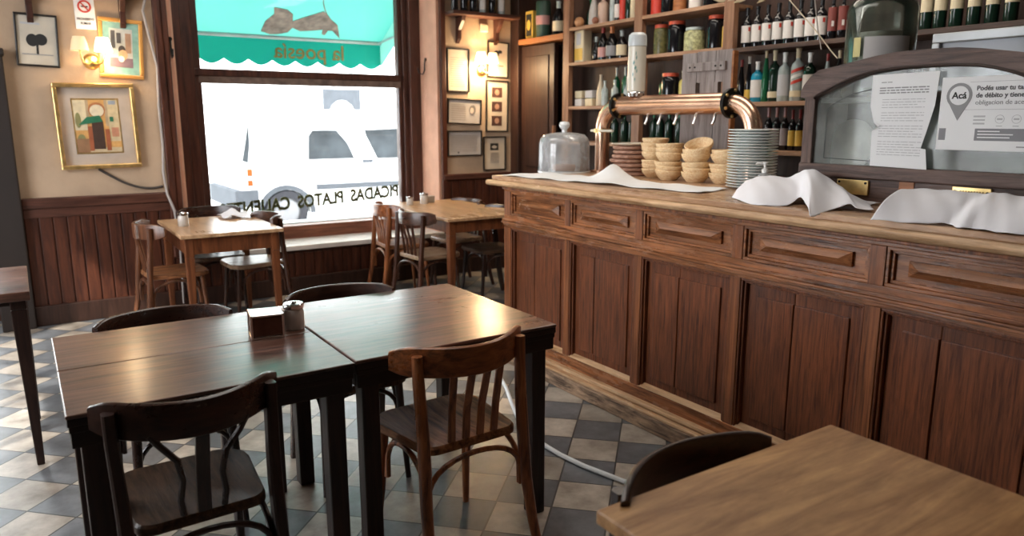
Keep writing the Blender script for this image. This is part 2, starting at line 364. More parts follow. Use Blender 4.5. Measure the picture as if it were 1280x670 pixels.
# ------------------------------------------------------------ room shell
YW, YB = 6.4, 6.92                      # inner and outer face of the window wall
HX = 4.55                               # wall behind the shelves
struct(MB().box(-2, -1.8, -.1, 4.7, 6.95, 0), 'floor', M['floor'])
struct(MB().box(-2.05, -1.85, 3.4, 4.75, 6.95, 3.5), 'ceiling', M['ceil'])
WX0, WX1 = 1.06, 3.40
b = MB(); b.box(-2, YW, 0, -1.2, YB, 3.4); b.box(-1.2, YW, 2.45, -.22, YB, 3.4); b.box(-.22, YW, 0, WX0, YB, 3.4); b.box(WX1, YW, 0, 4.7, YB, 3.4); b.box(WX0, YW, 0, WX1, YB, .42); b.box(WX0, YW, 3.1, WX1, YB, 3.4)
struct(b, 'wall_back', M['plaster'])
b = MB(); b.box(-2, -1.8, 0, -1.85, 2.7, 3.4); b.box(-2, 5.1, 0, -1.85, 6.4, 3.4); b.box(-2, 2.7, 0, -1.85, 5.1, .7); b.box(-2, 2.7, 2.8, -1.85, 5.1, 3.4)
struct(b, 'wall_left', M['plaster2'])
b = MB(); b.box(-1.97, 2.7, .7, -1.9, 2.78, 2.8); b.box(-1.97, 5.02, .7, -1.9, 5.1, 2.8); b.box(-1.97, 3.86, .7, -1.9, 3.94, 2.8); b.box(-1.97, 2.78, .7, -1.9, 5.02, .78)  # window added in the unseen wall to let fill light in
struct(b, 'added_window_2', M['frame'])
struct(MB().box(HX, -1.8, 0, 4.7, 6.4, 3.4), 'wall_right', M['darkw'])
struct(MB().box(-2, -1.95, 0, 4.7, -1.8, 3.4), 'wall_front', M['plaster2'])

# wainscot boards
def wainscot(x0, x1, z1, name):
    b = MB(); n = max(1, round((x1-x0)/.088)); w_ = (x1-x0)/n
    b.box(x0, YW-.012, .0, x1, YW, z1-.01)
    for i in range(n):
        c = x0+i*w_; b.box(c+.004, YW-.024, .13, c+w_-.004, YW-.004, z1-.06)
    return struct(b, name, M['wains'], bevel=.004)
wainscot(-1.85, -1.22, .95, 'trim_13'); wainscot(-.01, .97, .95, 'trim_1'); wainscot(.97, 3.41, .42, 'trim_2'); wainscot(3.41, 4.2, .98, 'trim_3')
b = MB(); b.box(-.01, YW-.05, .87, .97, YW, .945); b.box(-.01, YW-.035, .80, .97, YW-.001, .87); struct(b, 'trim_4', M['framex'], bevel=.008)
b = MB(); b.box(3.41, YW-.05, .93, 4.19, YW, .985); struct(b, 'trim_5', M['framex'], bevel=.008)
struct(MB().box(-.01, YW-.05, 0, 4.18, YW-.001, .15), 'baseboard_back', M['darkw'], bevel=.006)
# door post of dark wood at the far left
b = MB(); b.box(-.22, YW-.10, 0, -.01, YW, 1.95); b.box(-.24, YW-.12, 1.93, .0, YW, 1.98); struct(b, 'trim_6', plain('dark stained post', (.02, .012, .009), .6), bevel=.01)
# glazed street door left of it
b = MB(); b.box(-1.2, 6.7, 0, -1.1, 6.76, 2.45); b.box(-.32, 6.7, 0, -.22, 6.76, 2.45); b.box(-1.1, 6.7, 0, -.32, 6.76, .25); b.box(-1.1, 6.7, 2.33, -.32, 6.76, 2.45); b.box(-1.1, 6.7, 1.0, -.32, 6.76, 1.08)
dr = struct(b, 'door_2', M['frame'], bevel=.006)
MB().box(-1.1, 6.725, .25, -.32, 6.731, 2.33).build('door_pane', M['pane'], dr)
MB().tube([(-.36, 6.69, 1.0), (-.36, 6.65, 1.0), (-.36, 6.65, 1.14), (-.36, 6.69, 1.14)], .008, 8).build('door_handle', M['brass'], dr)

# window casings, reveals, sill
b = MB(); b.box(.965, YW-.045, .42, 1.02, YW, 3.2); b.box(1.02, YW-.03, .42, 1.065, YW, 3.2); struct(b, 'trim_7', M['wains'], bevel=.008)
b = MB(); b.box(3.40, YW-.04, 0.0, 3.455, YW, 3.2); struct(b, 'trim_8', M['wains'], bevel=.008)
b = MB(); b.box(WX0-.001, YW, .42, WX0+.03, 6.80, 3.1); b.box(WX1-.025, YW, .42, WX1+.001, 6.80, 3.1); struct(b, 'trim_9', M['reveal'], bevel=.004)
b = MB(); b.box(WX0-.0, YW-.05, .385, WX1, 6.765, .428); struct(b, 'trim_10', plain('daylit pale sill', (.88, .84, .8), .25), bevel=.006)  # pale tone carries the daylight lying on the sill top
b = MB(); b.box(1.09, 6.5, .42, 1.12, 6.53, 3.1); struct(b, 'trim_11', plain('lit casing edge wood', (.6, .36, .25), .5))  # pale strip stands for the lit edge of the casing
# the window
wf = MB()
for (a, c, y0) in ((1.09, 1.22, 6.74), (1.22, 1.31, 6.78), (1.31, 1.365, 6.81), (3.175, 3.215, 6.82), (3.215, 3.265, 6.79), (3.265, 3.385, 6.74)):
    wf.box(a, y0, .42, c, 6.90, 3.1)
wf.box(1.3, 6.79, 1.865, 3.2, 6.9, 1.925); wf.box(1.3, 6.8, 2.98, 3.2, 6.9, 3.1)
wfo = struct(wf, 'window_1', M['frame'], bevel=.006)
MB().box(1.3, 6.76, .42, 3.2, 6.89, .545).build('bottom_rail', wood('lit bottom rail wood', (.10, .032, .017), (.30, .11, .06), 'X', 9, .4, .3), wfo, bevel=.006)  # lighter than the frame wood, room light put into its colour
MB().box(1.2, 6.9, .45, 3.35, 7.06, .56).build('outer_sill', M['facade'], wfo, bevel=.006)
MB().box(1.34, 6.80, 1.805, 3.19, 6.87, 1.866).build('window_rail', plain('grey worn rail', (.16, .11, .09), .5, var=.4, vscale=14), wfo, bevel=.005)
MB().box(1.34, 6.86, .53, 3.19, 6.866, 1.83).build('window_pane', M['pane'], wfo)
MB().box(1.34, 6.86, 1.9, 3.19, 6.866, 2.99).build('window_pane', M['pane'], wfo)
o = textmesh('window_lettering', 'PICADAS  PLATOS  CALIENTES', .158, plain('olive gold lettering', (.05, .05, .008), .4), (3.165, 6.875, .755), (-.80, 0, -.045), (0, 0, 1.0), ext=.002, bold=.0065)
tag(o, 'dark olive painted lettering along the foot of the window glass, seen from behind', 'lettering')
# bronze drop line under the casing
# coat hooks
def hook(x, y, z, label):
    t = thing('coat_hook', label, 'hook', (x, y, z), 0, None)
    MB().tube([(0, 0, .06), (0, -.01, .02), (0, -.012, -.05), (.0, -.03, -.09), (0, -.07, -.08), (0, -.085, -.03)], .007, 8).build('hook', M['iron'], t)
    MB().lathe([(0, -.004), (.016, -.004), (.016, .004), (0, .004)], (0, 0, .05), 12, axis='Y').build('back_plate', M['iron'], t)
    return t
hook(1.075, 6.395, 2.06, 'black iron coat hook left of the window')
h = hook(3.37, 6.62, 2.02, 'black iron coat hook on the pink reveal right of the window'); h.rotation_euler = (0, 0, -PI/2)

# wall cable and floor cable
o = MB().tube([(.93, 6.375, 3.0), (.94, 6.375, 2.45), (.90, 6.375, 2.3), (.93, 6.375, 2.1), (.965, 6.375, 1.9), (.95, 6.375, 1.6), (.955, 6.375, 1.3), (.94, 6.375, 1.1), (.95, 6.34, .93), (.99, 6.33, .8), (1.01, 6.33, .55), (1.0, 6.33, .05)], .010, 8).build('wall_cable', plain('grey conduit', (.42, .38, .36), .5))
tag(o, 'grey cable running down the wall beside the window casing', 'cable')
o = MB().tube(arc(lambda t: (.50+.43*t, 6.385, 1.14-.16*math.sin(PI*min(1, t*.62+.0))-.0*t), 14), .009, 8).build('wall_cable', plain('dark cable', (.05, .04, .035), .5))
tag(o, 'dark cable looping below the gilt framed painting', 'cable')
o = MB().tube([(2.27, 3.6, .012), (2.17, 3.35, .012), (2.06, 3.12, .012), (1.96, 2.9, .012), (1.91, 2.7, .012), (1.91, 2.5, .012), (1.93, 2.35, .012), (1.98, 2.15, .012), (2.1, 1.9, .012)], .011, 8).build('floor_hose', plain('white plastic hose', (.75, .77, .78), .3))
tag(o, 'white plastic hose lying on the tiles in front of the counter', 'hose')

# ------------------------------------------------------------ framed things on the back wall
def framed(name, label, cat, x0, z0, x1, z1, fw, fmat, art, tilt=0, depth=.025, mat_board=None, group=None, y=None):
    cx, cz = (x0+x1)/2, (z0+z1)/2; wd, ht = x1-x0, z1-z0
    t = thing(name, label, cat, (cx, y or YW, cz), 0, group); t.rotation_euler = (0, tilt, 0)
    a, c = wd/2, ht/2
    f = MB(); f.box(-a, -depth, -c, a, 0, -c+fw); f.box(-a, -depth, c-fw, a, 0, c); f.box(-a, -depth, -c+fw, -a+fw, 0, c-fw); f.box(a-fw, -depth, -c+fw, a, 0, c-fw)
    f.build('picture_frame', fmat, t, bevel=min(.006, fw/3))
    p = MB(); mats = [mat_board or M['paper']]; p.box(-a+fw*.8, -.008, -c+fw*.8, a-fw*.8, -.001, c-fw*.8)
    W_, H_ = wd-2*fw, ht-2*fw; k = .0095
    for el in art:
        mt = el[0]
        if mt not in mats: mats.append(mt)
        mi = mats.index(mt)
        if len(el) == 5:
            u0, v0, u1, v1 = el[1:]; p.box(-W_/2+u0*W_, -k, -H_/2+v0*H_, -W_/2+u1*W_, -.0075, -H_/2+v1*H_, mi)
        else:
            p.prism(el[1], lambda q, s, k=k: (-W_/2+q[0]*W_, -.0075 if s else -k, -H_/2+q[1]*H_), mi)
        k += .0004
    p.build('picture', mats, t)
    return t
def lines(mt, u0, u1, v0, v1, n, th=.25, ragged=True):
    out = []; st = (v1-v0)/n
    for i in range(n):
        e = u1-(random.random()*.25*(u1-u0) if ragged and i % 4 == 3 else 0)
        out.append((mt, u0, v0+i*st, e, v0+i*st+st*th))
    return out
def circ(cx, cy, rx, ry, n=16): return [(cx+rx*math.cos(2*PI*i/n), cy+ry*math.sin(2*PI*i/n)) for i in range(n)]
gold = plain('gilt frame', (.75, .5, .2), .3, .8, var=.3, vscale=15)
blk = plain('black frame', (.015, .012, .010), .35)
linen = plain('linen mat board', (.5, .42, .35), .9)
P_ = lambda n, c: plain(n, c, .6, var=.15, vscale=25)
framed('framed_drawing', 'thin black frame around a small ink drawing, top left of the wall', 'picture', .075, 1.87, .335, 2.23, .014, blk,
    [(M['lgrey'], .1, .82, .6, .86), (M['ink'], circ(.38, .5, .16, .13)), (M['ink'], circ(.6, .52, .17, .12)), (M['ink'], .47, .22, .53, .5), (M['grey'], .1, .2, .9, .22)], tilt=R(2), mat_board=plain('ivory paper', (.62, .56, .46), .8))
t = framed('no_smoking_sign', 'small white no smoking sign beside the top left picture', 'sign', .455, 2.145, .585, 2.36, .004, M['paper'], [], depth=.006)
ns = MB(); ns.lathe([(.032, -.0105), (.044, -.0105), (.044, -.0085), (.032, -.0085), (.032, -.0105)], (0, 0, .05), 24, axis='Y')
ns.add([(-.03, -.011, .077), (-.023, -.011, .083), (.03, -.011, .023), (.023, -.011, .017)], [(0, 1, 2, 3)])
ns.build('ban_ring', M['red'], t)
MB().box(-.02, -.010, .045, .022, -.0085, .054).build('cigarette', M['ink'], t)
textmesh('lettering', 'PROHIBIDO', .023, M['ink'], (0, -.0095, -.045), (.9, 0, 0), (0, 0, 1), t, 'CENTER', bold=.0004)
textmesh('lettering', 'FUMAR', .023, M['ink'], (0, -.0095, -.075), (.9, 0, 0), (0, 0, 1), t, 'CENTER', bold=.0004)
teal = P_('teal mount', (.22, .42, .38))
framed('framed_print', 'gilt framed street print with teal mount behind the wall lamp', 'picture', .585, 1.805, .88, 2.235, .028, plain('orange gilt frame', (.72, .36, .1), .35, .5),
    [(P_('print grey', (.5, .5, .47)), .18, .14, .82, .88), (P_('print purple', (.18, .12, .15)), .18, .14, .82, .32), (P_('print dark', (.1, .09, .09)), .22, .5, .34, .84), (P_('print brown', (.35, .22, .15)), .62, .42, .78, .8), (P_('print dark2', (.06, .05, .05)), circ(.52, .48, .1, .08)), (P_('print tan', (.6, .38, .22)), circ(.55, .38, .13, .1)), (P_('print white', (.75, .72, .68)), circ(.5, .3, .08, .06)), (P_('print dark', (.1, .09, .09)), .38, .6, .5, .8)], tilt=R(3), mat_board=teal)
t = framed('framed_painting', 'large gilt framed painting of a shopfront with green awning', 'picture', .26, 1.145, .79, 1.765, .03, gold,
    [(gold, .17, .14, .83, .86), (P_('paint ochre', (.65, .36, .12)), .19, .16, .81, .84), (P_('paint pale', (.7, .6, .4)), .19, .45, .36, .84), (P_('paint pale2', (.62, .5, .3)), .66, .3, .81, .84), (P_('paint stone', (.45, .33, .2)), .36, .62, .40, .84), (P_('paint stone', (.45, .33, .2)), .62, .5, .66, .84), (P_('paint arch rim', (.4, .16, .06)), circ(.51, .71, .12, .1)), (P_('paint arch', (.7, .62, .45)), circ(.51, .7, .1, .08)), (P_('paint pink', (.55, .25, .15)), .69, .36, .79, .48), (P_('paint blue grey', (.3, .34, .4)), .68, .78, .78, .83), (P_('paint olive', (.25, .24, .1)), circ(.26, .32, .06, .08)), (P_('paint olive', (.25, .24, .1)), circ(.24, .58, .04, .1)), (P_('paint sand', (.6, .48, .3)), .19, .16, .81, .22), (P_('paint dark', (.06, .03, .02)), .42, .2, .58, .56), (P_('paint rust', (.35, .1, .04)), .36, .18, .42, .5), (P_('paint rust', (.35, .1, .04)), .6, .18, .66, .46), (P_('paint green', (.02, .16, .08)), [(.24, .52), (.58, .56), (.54, .64), (.36, .62)]), (P_('paint brown', (.3, .16, .08)), .19, .16, .36, .34), (P_('paint green', (.02, .16, .08)), .68, .56, .73, .62)], tilt=R(-.8), depth=.05, mat_board=linen)
txt = plain('pale brown print', (.36, .3, .24), .8)
ip = plain('aged paper', (.62, .52, .4), .8)
gp = plain('greyish paper', (.5, .46, .43), .8)
framed('framed_document', 'upright black framed page left of the right wall lamp', 'picture', 3.475, 1.765, 3.72, 2.165, .012, blk, lines(txt, .15, .85, .1, .85, 14), mat_board=ip)
framed('framed_document', 'wide black framed page with a sketch of a face, below the upright page', 'picture', 3.475, 1.46, 3.85, 1.70, .012, blk, lines(txt, .08, .55, .12, .88, 8)+[(P_('sketch grey', (.2, .18, .17)), circ(.76, .6, .1, .2)), (P_('sketch pale', (.6, .5, .42)), circ(.73, .55, .06, .14))], tilt=R(2.5), mat_board=gp)
framed('framed_document', 'wide black framed typed page, lowest at left', 'picture', 3.47, 1.155, 3.855, 1.40, .012, blk, lines(txt, .08, .9, .15, .9, 10)+[(M['ink'], circ(.3, .1, .02, .04))], mat_board=gp)
framed('framed_drawing', 'black framed page with small dark sketch, partly behind the right wall lamp', 'picture', 3.925, 1.91, 4.17, 2.25, .012, blk, [(M['ink'], circ(.42, .68, .14, .1)), (M['ink'], circ(.6, .74, .12, .05)), (M['red'], .55, .3, .8, .33)], tilt=R(2), mat_board=ip)
tp = [(P_('photo brown', (.09, .04, .03)), .25, .1+.29*i, .75, .3+.29*i) for i in range(3)]+[(P_('photo skin', (.45, .25, .17)), circ(.5, .2+.29*i, .11, .06)) for i in range(3)]
framed('framed_photos', 'tall black frame holding three small brown photographs', 'picture', 3.905, 1.385, 4.165, 1.885, .012, blk, tp, tilt=R(1), mat_board=ip)
framed('framed_photo', 'small black framed photo above a block of text, lowest at right', 'picture', 3.87, 1.005, 4.135, 1.34, .012, blk, [(P_('photo black', (.03, .025, .02)), .3, .6, .7, .82), (P_('photo pale', (.6, .5, .4)), circ(.5, .7, .12, .05))]+lines(txt, .3, .72, .2, .55, 9, .4), mat_board=ip)

# wall shelves high up
def bracket(x, parent, z):
    MB().prism([(0, 0), (-.14, 0), (-.12, -.04), (-.05, -.12), (-.045, -.2), (0, -.24)], lambda p, s: (x-.02+.04*s, YW+p[0], z+p[1])).build('bracket', M['frame'], parent, bevel=.004)
t = thing('wall_shelf', 'dark wall shelf on brackets high above the framed pages', 'shelf', (0, 0, 0))
MB().box(3.45, YW-.2, 2.45, 4.19, YW, 2.485).build('board', M['framex'], t, bevel=.006)
bracket(3.60, t, 2.45); bracket(4.02, t, 2.45)
t = thing('wall_shelf', 'dark wall shelf at the very top above the ink drawing', 'shelf', (0, 0, 0))
MB().box(-.1, YW-.2, 2.40, .93, YW, 2.435).build('board', M['framex'], t, bevel=.006)
bracket(.18, t, 2.40); bracket(.76, t, 2.40)
o = MB().box(3.84, YW-.03, 2.33, 3.93, YW, 2.41).build('wall_box', M['cream'], bevel=.012); tag(o, 'small cream box on the wall above the right lamp', 'box')

# wall lamps
shade_dim = plain('dim cream lamp shade', (.75, .58, .36), .6, emit=(1, .72, .4), estr=.25)  # no bulb inside, a slight glow is set in the material
shade_lit = plain('glowing white lamp shade', (.9, .85, .75), .6, emit=(1, .86, .64), estr=3.2)
shade_warm = plain('glowing warm lamp shade', (.85, .65, .4), .6, emit=(1, .68, .34), estr=1.1)
def wall_lamp(x, z, label, mats, powers, sp):
    t = thing('wall_lamp', label, 'lamp', (x, YW, z))
    MB().lathe([(0, -.03), (.03, -.028), (.05, -.015), (.058, -.002), (.058, 0)], (0, 0, 0), 20, axis='Y').build('back_plate', M['brass'], t)
    for i, (dx, mt, pw) in enumerate(zip((-sp, sp), mats, powers)):
        MB().tube([(0, -.02, 0), (dx*.4, -.07, -.025), (dx*.8, -.1, -.015), (dx, -.11, .04), (dx, -.11, .075)], .008, 8).build('arm', M['brass'], t)
        c = (dx, -.11, .065)
        MB().lathe([(.055, 0), (.060, .002), (.05, .06), (.038, .098), (.036, .098), (.048, .06), (.055, 0)], c, 24).build('lamp_shade', mt, t)
        if pw:
            lamp('POINT', 'bulb_light', (x+dx, YW-.11, z+.10), (0, 0, 0), pw, (1, .72, .42), shadow_soft_size=.04)
            lamp('POINT', 'bulb_light', (x+dx, YW-.2, z+.02), (0, 0, 0), pw*.7, (1, .72, .42), shadow_soft_size=.04)
wall_lamp(.53, 1.92, 'brass two-armed wall lamp with cream shades beside the street print', (shade_dim, shade_lit), (0, 2.0), .075)
wall_lamp(3.86, 1.97, 'brass two-armed wall lamp with glowing shades amid the framed pages', (shade_lit, shade_warm), (8, 4.5), .065)

# ------------------------------------------------------------ doorway and bar shelving (faces -X at X=4.2)
SX = 4.2
d = MB(); d.box(SX+.04, 5.72, 0, SX+.09, 6.26, 2.2)
for (z0, z1) in ((.15, .95), (1.05, 2.1)): d.box(SX+.03, 5.80, z0, SX+.042, 6.18, z1)
door = struct(d, 'door_1', M['darkw'], bevel=.006)
MB().box(SX+.02, 5.70, 0, SX+.05, 5.72, 1.45).build('door_edge', M['post'], door)
b = MB(); b.box(SX, 6.26, 0, SX+.3, 6.4, 3.4); struct(b, 'trim_12', M['darkw'], bevel=.006)
sh = thing('bar_shelving', 'tall open wooden shelving full of bottles and jars behind the counter', 'shelving', (SX, 0, 0))
for y in (5.495, 4.565, 3.655):
    MB().box(0, y-.045, 0, .05, y+.045, 3.2).build('post', M['post'], sh, bevel=.004)
MB().box(.0, 1.38, 0, .05, 1.46, 3.2).build('post', M['post'], sh, bevel=.004)
MB().box(.30, 1.4, 0, .34, 6.26, 3.2).build('back_panel', M['back'], sh)
MB().box(.0, 5.54, 2.215, .30, 6.26, 2.265).build('shelf', M['orange'], sh, bevel=.004)
def shelf(y0, y1, z, mt, th=.028): MB().box(.0, y0, z-th, .30, y1, z).build('shelf', mt, sh, bevel=.004)
for z in (2.30, 2.0, 1.62, 1.31):
    shelf(4.61, 5.45, z, M['shelf'])
    if z > 1.7: shelf(3.70, 4.52, z, M['shelf'])
for z in (1.62, 1.31): shelf(3.70, 4.52, z, M['shelf'])
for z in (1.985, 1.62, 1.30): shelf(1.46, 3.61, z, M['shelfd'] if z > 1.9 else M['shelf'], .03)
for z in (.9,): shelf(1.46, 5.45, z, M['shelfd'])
MB().box(.01, 4.47, 1.62, .03, 4.50, 1.98).build('divider', M['post'], sh)

# bottles
def bottle_prof(h, r, kind):
    if kind == 'wine': q = [(0, 0), (.92, 0), (1, .015), (1, .60), (.9, .66), (.55, .72), (.36, .77), (.33, .95), (.40, .955), (.40, 1), (0, 1)]
    elif kind == 'burg': q = [(0, 0), (.92, 0), (1, .015), (1, .48), (.85, .60), (.5, .72), (.34, .80), (.33, .95), (.40, .955), (.40, 1), (0, 1)]
    elif kind == 'spirit': q = [(0, 0), (.94, 0), (1, .02), (1, .62), (.85, .70), (.38, .76), (.32, .80), (.32, .95), (.4, .955), (.4, 1), (0, 1)]
    elif kind == 'round': q = [(0, 0), (.7, 0), (.95, .12), (1, .3), (.85, .5), (.45, .64), (.28, .72), (.25, .95), (.33, .96), (.33, 1), (0, 1)]
    elif kind == 'jar': q = [(0, 0), (.9, 0), (1, .03), (1, .74), (.93, .84), (.80, .88), (.80, .93), (0, .93)]
    elif kind == 'slim': q = [(0, 0), (.9, 0), (1, .02), (.95, .40), (.7, .62), (.35, .85), (.33, .96), (.4, .965), (.4, 1), (0, 1)]
    elif kind == 'can': q = [(0, 0), (.95, 0), (1, .02), (1, .97), (.95, 1), (0, 1)]
    return [(a*r, b_*h) for a, b_ in q]
FA = R(213)
def bottle(name, label, cat, h, r, gm, kind='wine', cap=None, lab=None, lz=(.12, .5), loc=(0, 0, 0), group=None, capz=.80, extra=None):
    t = thing(name, label, cat, loc, 0, group); n = 20
    MB().lathe(bottle_prof(h, r, kind), n=n).build('body', gm, t)
    if cap:
        if kind == 'jar': MB().lathe([(0, h), (r*.86, h), (r*.88, h*.985), (r*.88, h*.89), (r*.8, h*.885)], n=n).build('lid', cap, t)
        else: MB().lathe([(r*.36, h*capz), (r*.37, h*.95), (r*.44, h*.955), (r*.44, h*1.004), (0, h*1.006)], n=14).build('capsule', cap, t)
    if lab:
        z0, z1 = h*lz[0], h*lz[1]
        lo = MB().lathe([(r*1.015, z0), (r*1.015, z1)], n=14, a0=FA-R(80), a1=FA+R(80)).build('paper_label', lab, t)
        if extra: MB().lathe([(r*1.03, h*extra[1]), (r*1.03, h*extra[2])], n=5, a0=FA+R(extra[3]), a1=FA+R(extra[4])).build('label_mark', extra[0], lo)
    return t
BX = 4.30
ordn = ['leftmost', 'second from left', 'third from left', 'fourth from left', 'fifth from left', 'sixth from left', 'seventh from left', 'rightmost']
w0 = None
for i, (y, hh) in enumerate(zip((3.575, 3.490, 3.405, 3.320, 3.235, 3.152, 3.072, 3.0), (0,)*8)):
    lb = 'wine bottle with cream label, %s of eight on upper shelf' % ordn[i]
    if i == 0: w0 = bottle('wine_bottle', lb, 'bottle', .268, .036, M['bdark'], 'wine', M['capk'], M['label'], (.14, .56), (BX, y, 1.985), 'wine bottles with cream labels', extra=(M['red'], .42, .52, 20, 45))
    else: clone(w0, (BX, y, 1.985), R(random.uniform(-8, 8)), lb)
mar = plain('maroon label', (.22, .05, .04), .6)
w1 = bottle('wine_bottle', 'slim wine bottle with maroon label just right of the eight cream labelled ones', 'bottle', .27, .028, M['bdark'], 'wine', M['capk'], mar, (.2, .72), (BX, 2.92, 1.985), 'wine bottles with maroon labels', extra=(M['label'], .3, .42, -10, 20))
clone(w1, (BX, 2.85, 1.985), None, 'slim wine bottle with maroon label, partly hidden by the string beside the jar')
spec = [
 ('slim dark bottle with dark cap at the left end of the spirits shelf', .29, .026, 'bdark', 'slim', 'capr', None, 3.60),
 ('slim dark bottle with pale neck band, second on the spirits shelf', .31, .025, 'bdark', 'slim', 'label', 'yellow', 3.535),
 ('pale blue gin bottle with white label and blue shoulder', .27, .044, 'bblue', 'spirit', 'white', 'label', 3.46),
 ('tall thin green bottle with pale cap behind the blue one', .345, .026, 'bgreen2', 'slim', 'cream', None, 3.395),
 ('dark green whisky bottle with cream neck label beside the thin green one', .335, .036, 'bgreen', 'spirit', 'cream', 'cream', 3.325),
 ('square clear bottle with white cap and grey label', .315, .040, 'bclear', 'spirit', 'white', 'lgrey', 3.245),
 ('small clear bottle with white cap behind the striped one', .25, .026, 'bclear', 'spirit', 'white', None, 3.185),
 ('clear spirits bottle with slanting red and white striped label', .34, .042, 'bclear', 'spirit', 'cream', 'cream', 3.145),
 ('green spirits bottle with white cap and white label', .30, .040, 'bgreen', 'spirit', 'white', 'label', 3.055),
 ('small dark bottle beside the mirror frame', .24, .026, 'bgreen', 'wine', 'capk', None, 2.985),
 ('slim clear bottle with red neck beside the mirror frame', .285, .026, 'bclear', 'slim', 'capr', None, 2.93),
 ('slim dark bottle with cream cap near the big jar', .30, .025, 'bdark', 'slim', 'cream', None, 2.85)]
for lb, hh, rr, gm, kd, cp, la, y in spec:
    if la == 'yellow': lz = (.08, .28)
    elif la == 'cream': lz = (.08, .2)
    else: lz = (.12, .55)
    t = bottle('spirits_bottle', lb, 'bottle', hh, rr, M[gm], kd, M[cp], M[la] if la else None, lz, (BX+(.08 if hh < .26 else 0), y, 1.62))
    if 'striped' in lb:
        for k in range(3):
            z0 = hh*(.30+.105*k)
            vs = []
            for j in range(9):
                a = FA-R(60)+R(120)*j/8; dz = .03*j/8
                vs += [((rr*1.03)*math.cos(a), rr*1.03*math.sin(a), z0+dz), ((rr*1.03)*math.cos(a), rr*1.03*math.sin(a), z0+.02+dz)]
            MB().add(vs, [(2*j, 2*j+2, 2*j+3, 2*j+1) for j in range(8)]).build('label_stripe', M['red'] if k != 1 else M['white'], t)
glab = plain('greyish wine label', (.33, .28, .28), .7)
w2 = None
for i, y in enumerate((3.345, 3.28, 3.215)):
    lb = 'wine bottle with pink capsule and grey label, %s of three on the low shelf' % ('leftmost', 'middle', 'rightmost')[i]
    if i == 0: w2 = bottle('wine_bottle', lb, 'bottle', .28, .0275, M['bdark'], 'wine', M['capp'], glab, (.12, .52), (BX, y, 1.30), 'wine bottles with pink capsules', capz=.72)
    else: clone(w2, (BX, y, 1.30), None, lb)
w3 = bottle('wine_bottle', 'wine bottle with red capsule and orange yellow label, left of the two', 'bottle', .265, .024, M['bdark'], 'wine', M['capr'], M['yellow'], (.12, .5), (BX, 3.155, 1.30), 'wine bottles with yellow labels', capz=.68)
clone(w3, (BX, 3.10, 1.30), None, 'wine bottle with red capsule and orange yellow label, right one by the mirror frame')
for i, y in enumerate((2.34, 2.265, 2.18, 2.09, 2.0, 1.91)):
    lb = 'dark bottle with pale label cut by the top edge, %s of six at top right' % ('leftmost', 'second', 'third', 'fourth', 'fifth', 'rightmost')[i]
    if i == 0: w4 = bottle('wine_bottle', lb, 'bottle', .33, .033, M['bgreen'], 'wine', M['capk'], M['cream'], (.30, .6), (BX, y, 1.985), 'bottles at the top right')
    else: clone(w4, (BX, y, 1.985), None, lb)
bottle('wine_bottle', 'small dark bottle standing left of the grey metal box', 'bottle', .26, .026, M['bdark'], 'slim', M['capk'], M['cream'], (.1, .4), (BX, 2.33, 1.62))

# left bays
bottle('decanter', 'dark flask with pale shoulder and orange cork, left on the second shelf', 'bottle', .205, .036, M['bdark'], 'round', M['bclear'], None, loc=(BX, 5.19, 2.0))
bottle('spirits_bottle', 'dark bottle with red cap and pinkish label on the second shelf', 'bottle', .285, .045, M['bdark'], 'burg', M['capr'], M['capp'], (.1, .38), (BX, 5.10, 2.0))
bottle('decanter', 'dark cut glass bottle with orange cap on the second shelf', 'bottle', .27, .052, M['bdark'], 'burg', plain('orange cap', (.6, .22, .08), .4), M['grey'], (.12, .42), (BX, 4.985, 2.0))
bottle('spirits_bottle', 'dark bottle with oval cream label, rightmost on the second shelf', 'bottle', .225, .046, M['bdark'], 'burg', M['bclear'], M['cream'], (.12, .5), (BX, 4.86, 2.0))
t = thing('tin_box', 'upright cream and yellow tin on the second shelf', 'tin', (BX, 5.375, 2.0))
MB().box(-.05, -.065, 0, .05, .065, .275).build('body', M['cream'], t, bevel=.01)
MB().box(-.053, -.055, .02, -.049, .055, .12).build('paper_label', M['yellow'], t); MB().box(-.053, -.03, .15, -.049, .03, .25).build('paper_label', M['lgrey'], t)
t2 = thing('tin_box', 'yellow and black patterned tin above the dark door', 'tin', (BX, 6.15, 2.265))
MB().box(-.05, -.06, 0, .05, .06, .26).build('body', M['yellow'], t2, bevel=.006)
pt = MB(); pt.box(-.052, -.045, .03, -.049, .045, .23); pt.build('paper_label', M['ink'], t2)
pt = MB(); pt.prism(circ(0, .13, .03, .05), lambda p, s: (-.054+.002*s, p[0], p[1])); pt.build('label_mark', M['yellow'], t2)
bottle('canister', 'tall dark green canister with pink disc above the dark door', 'canister', .33, .07, plain('dark green tin', (.03, .07, .05), .4), 'can', None, M['capp'], (.35, .6), (BX, 5.98, 2.265))
bottle('spirits_bottle', 'black bottle with cream label above the dark doorway', 'bottle', .30, .055, M['bdark'], 'burg', M['bclear'], M['cream'], (.12, .42), (BX, 5.74, 2.265))
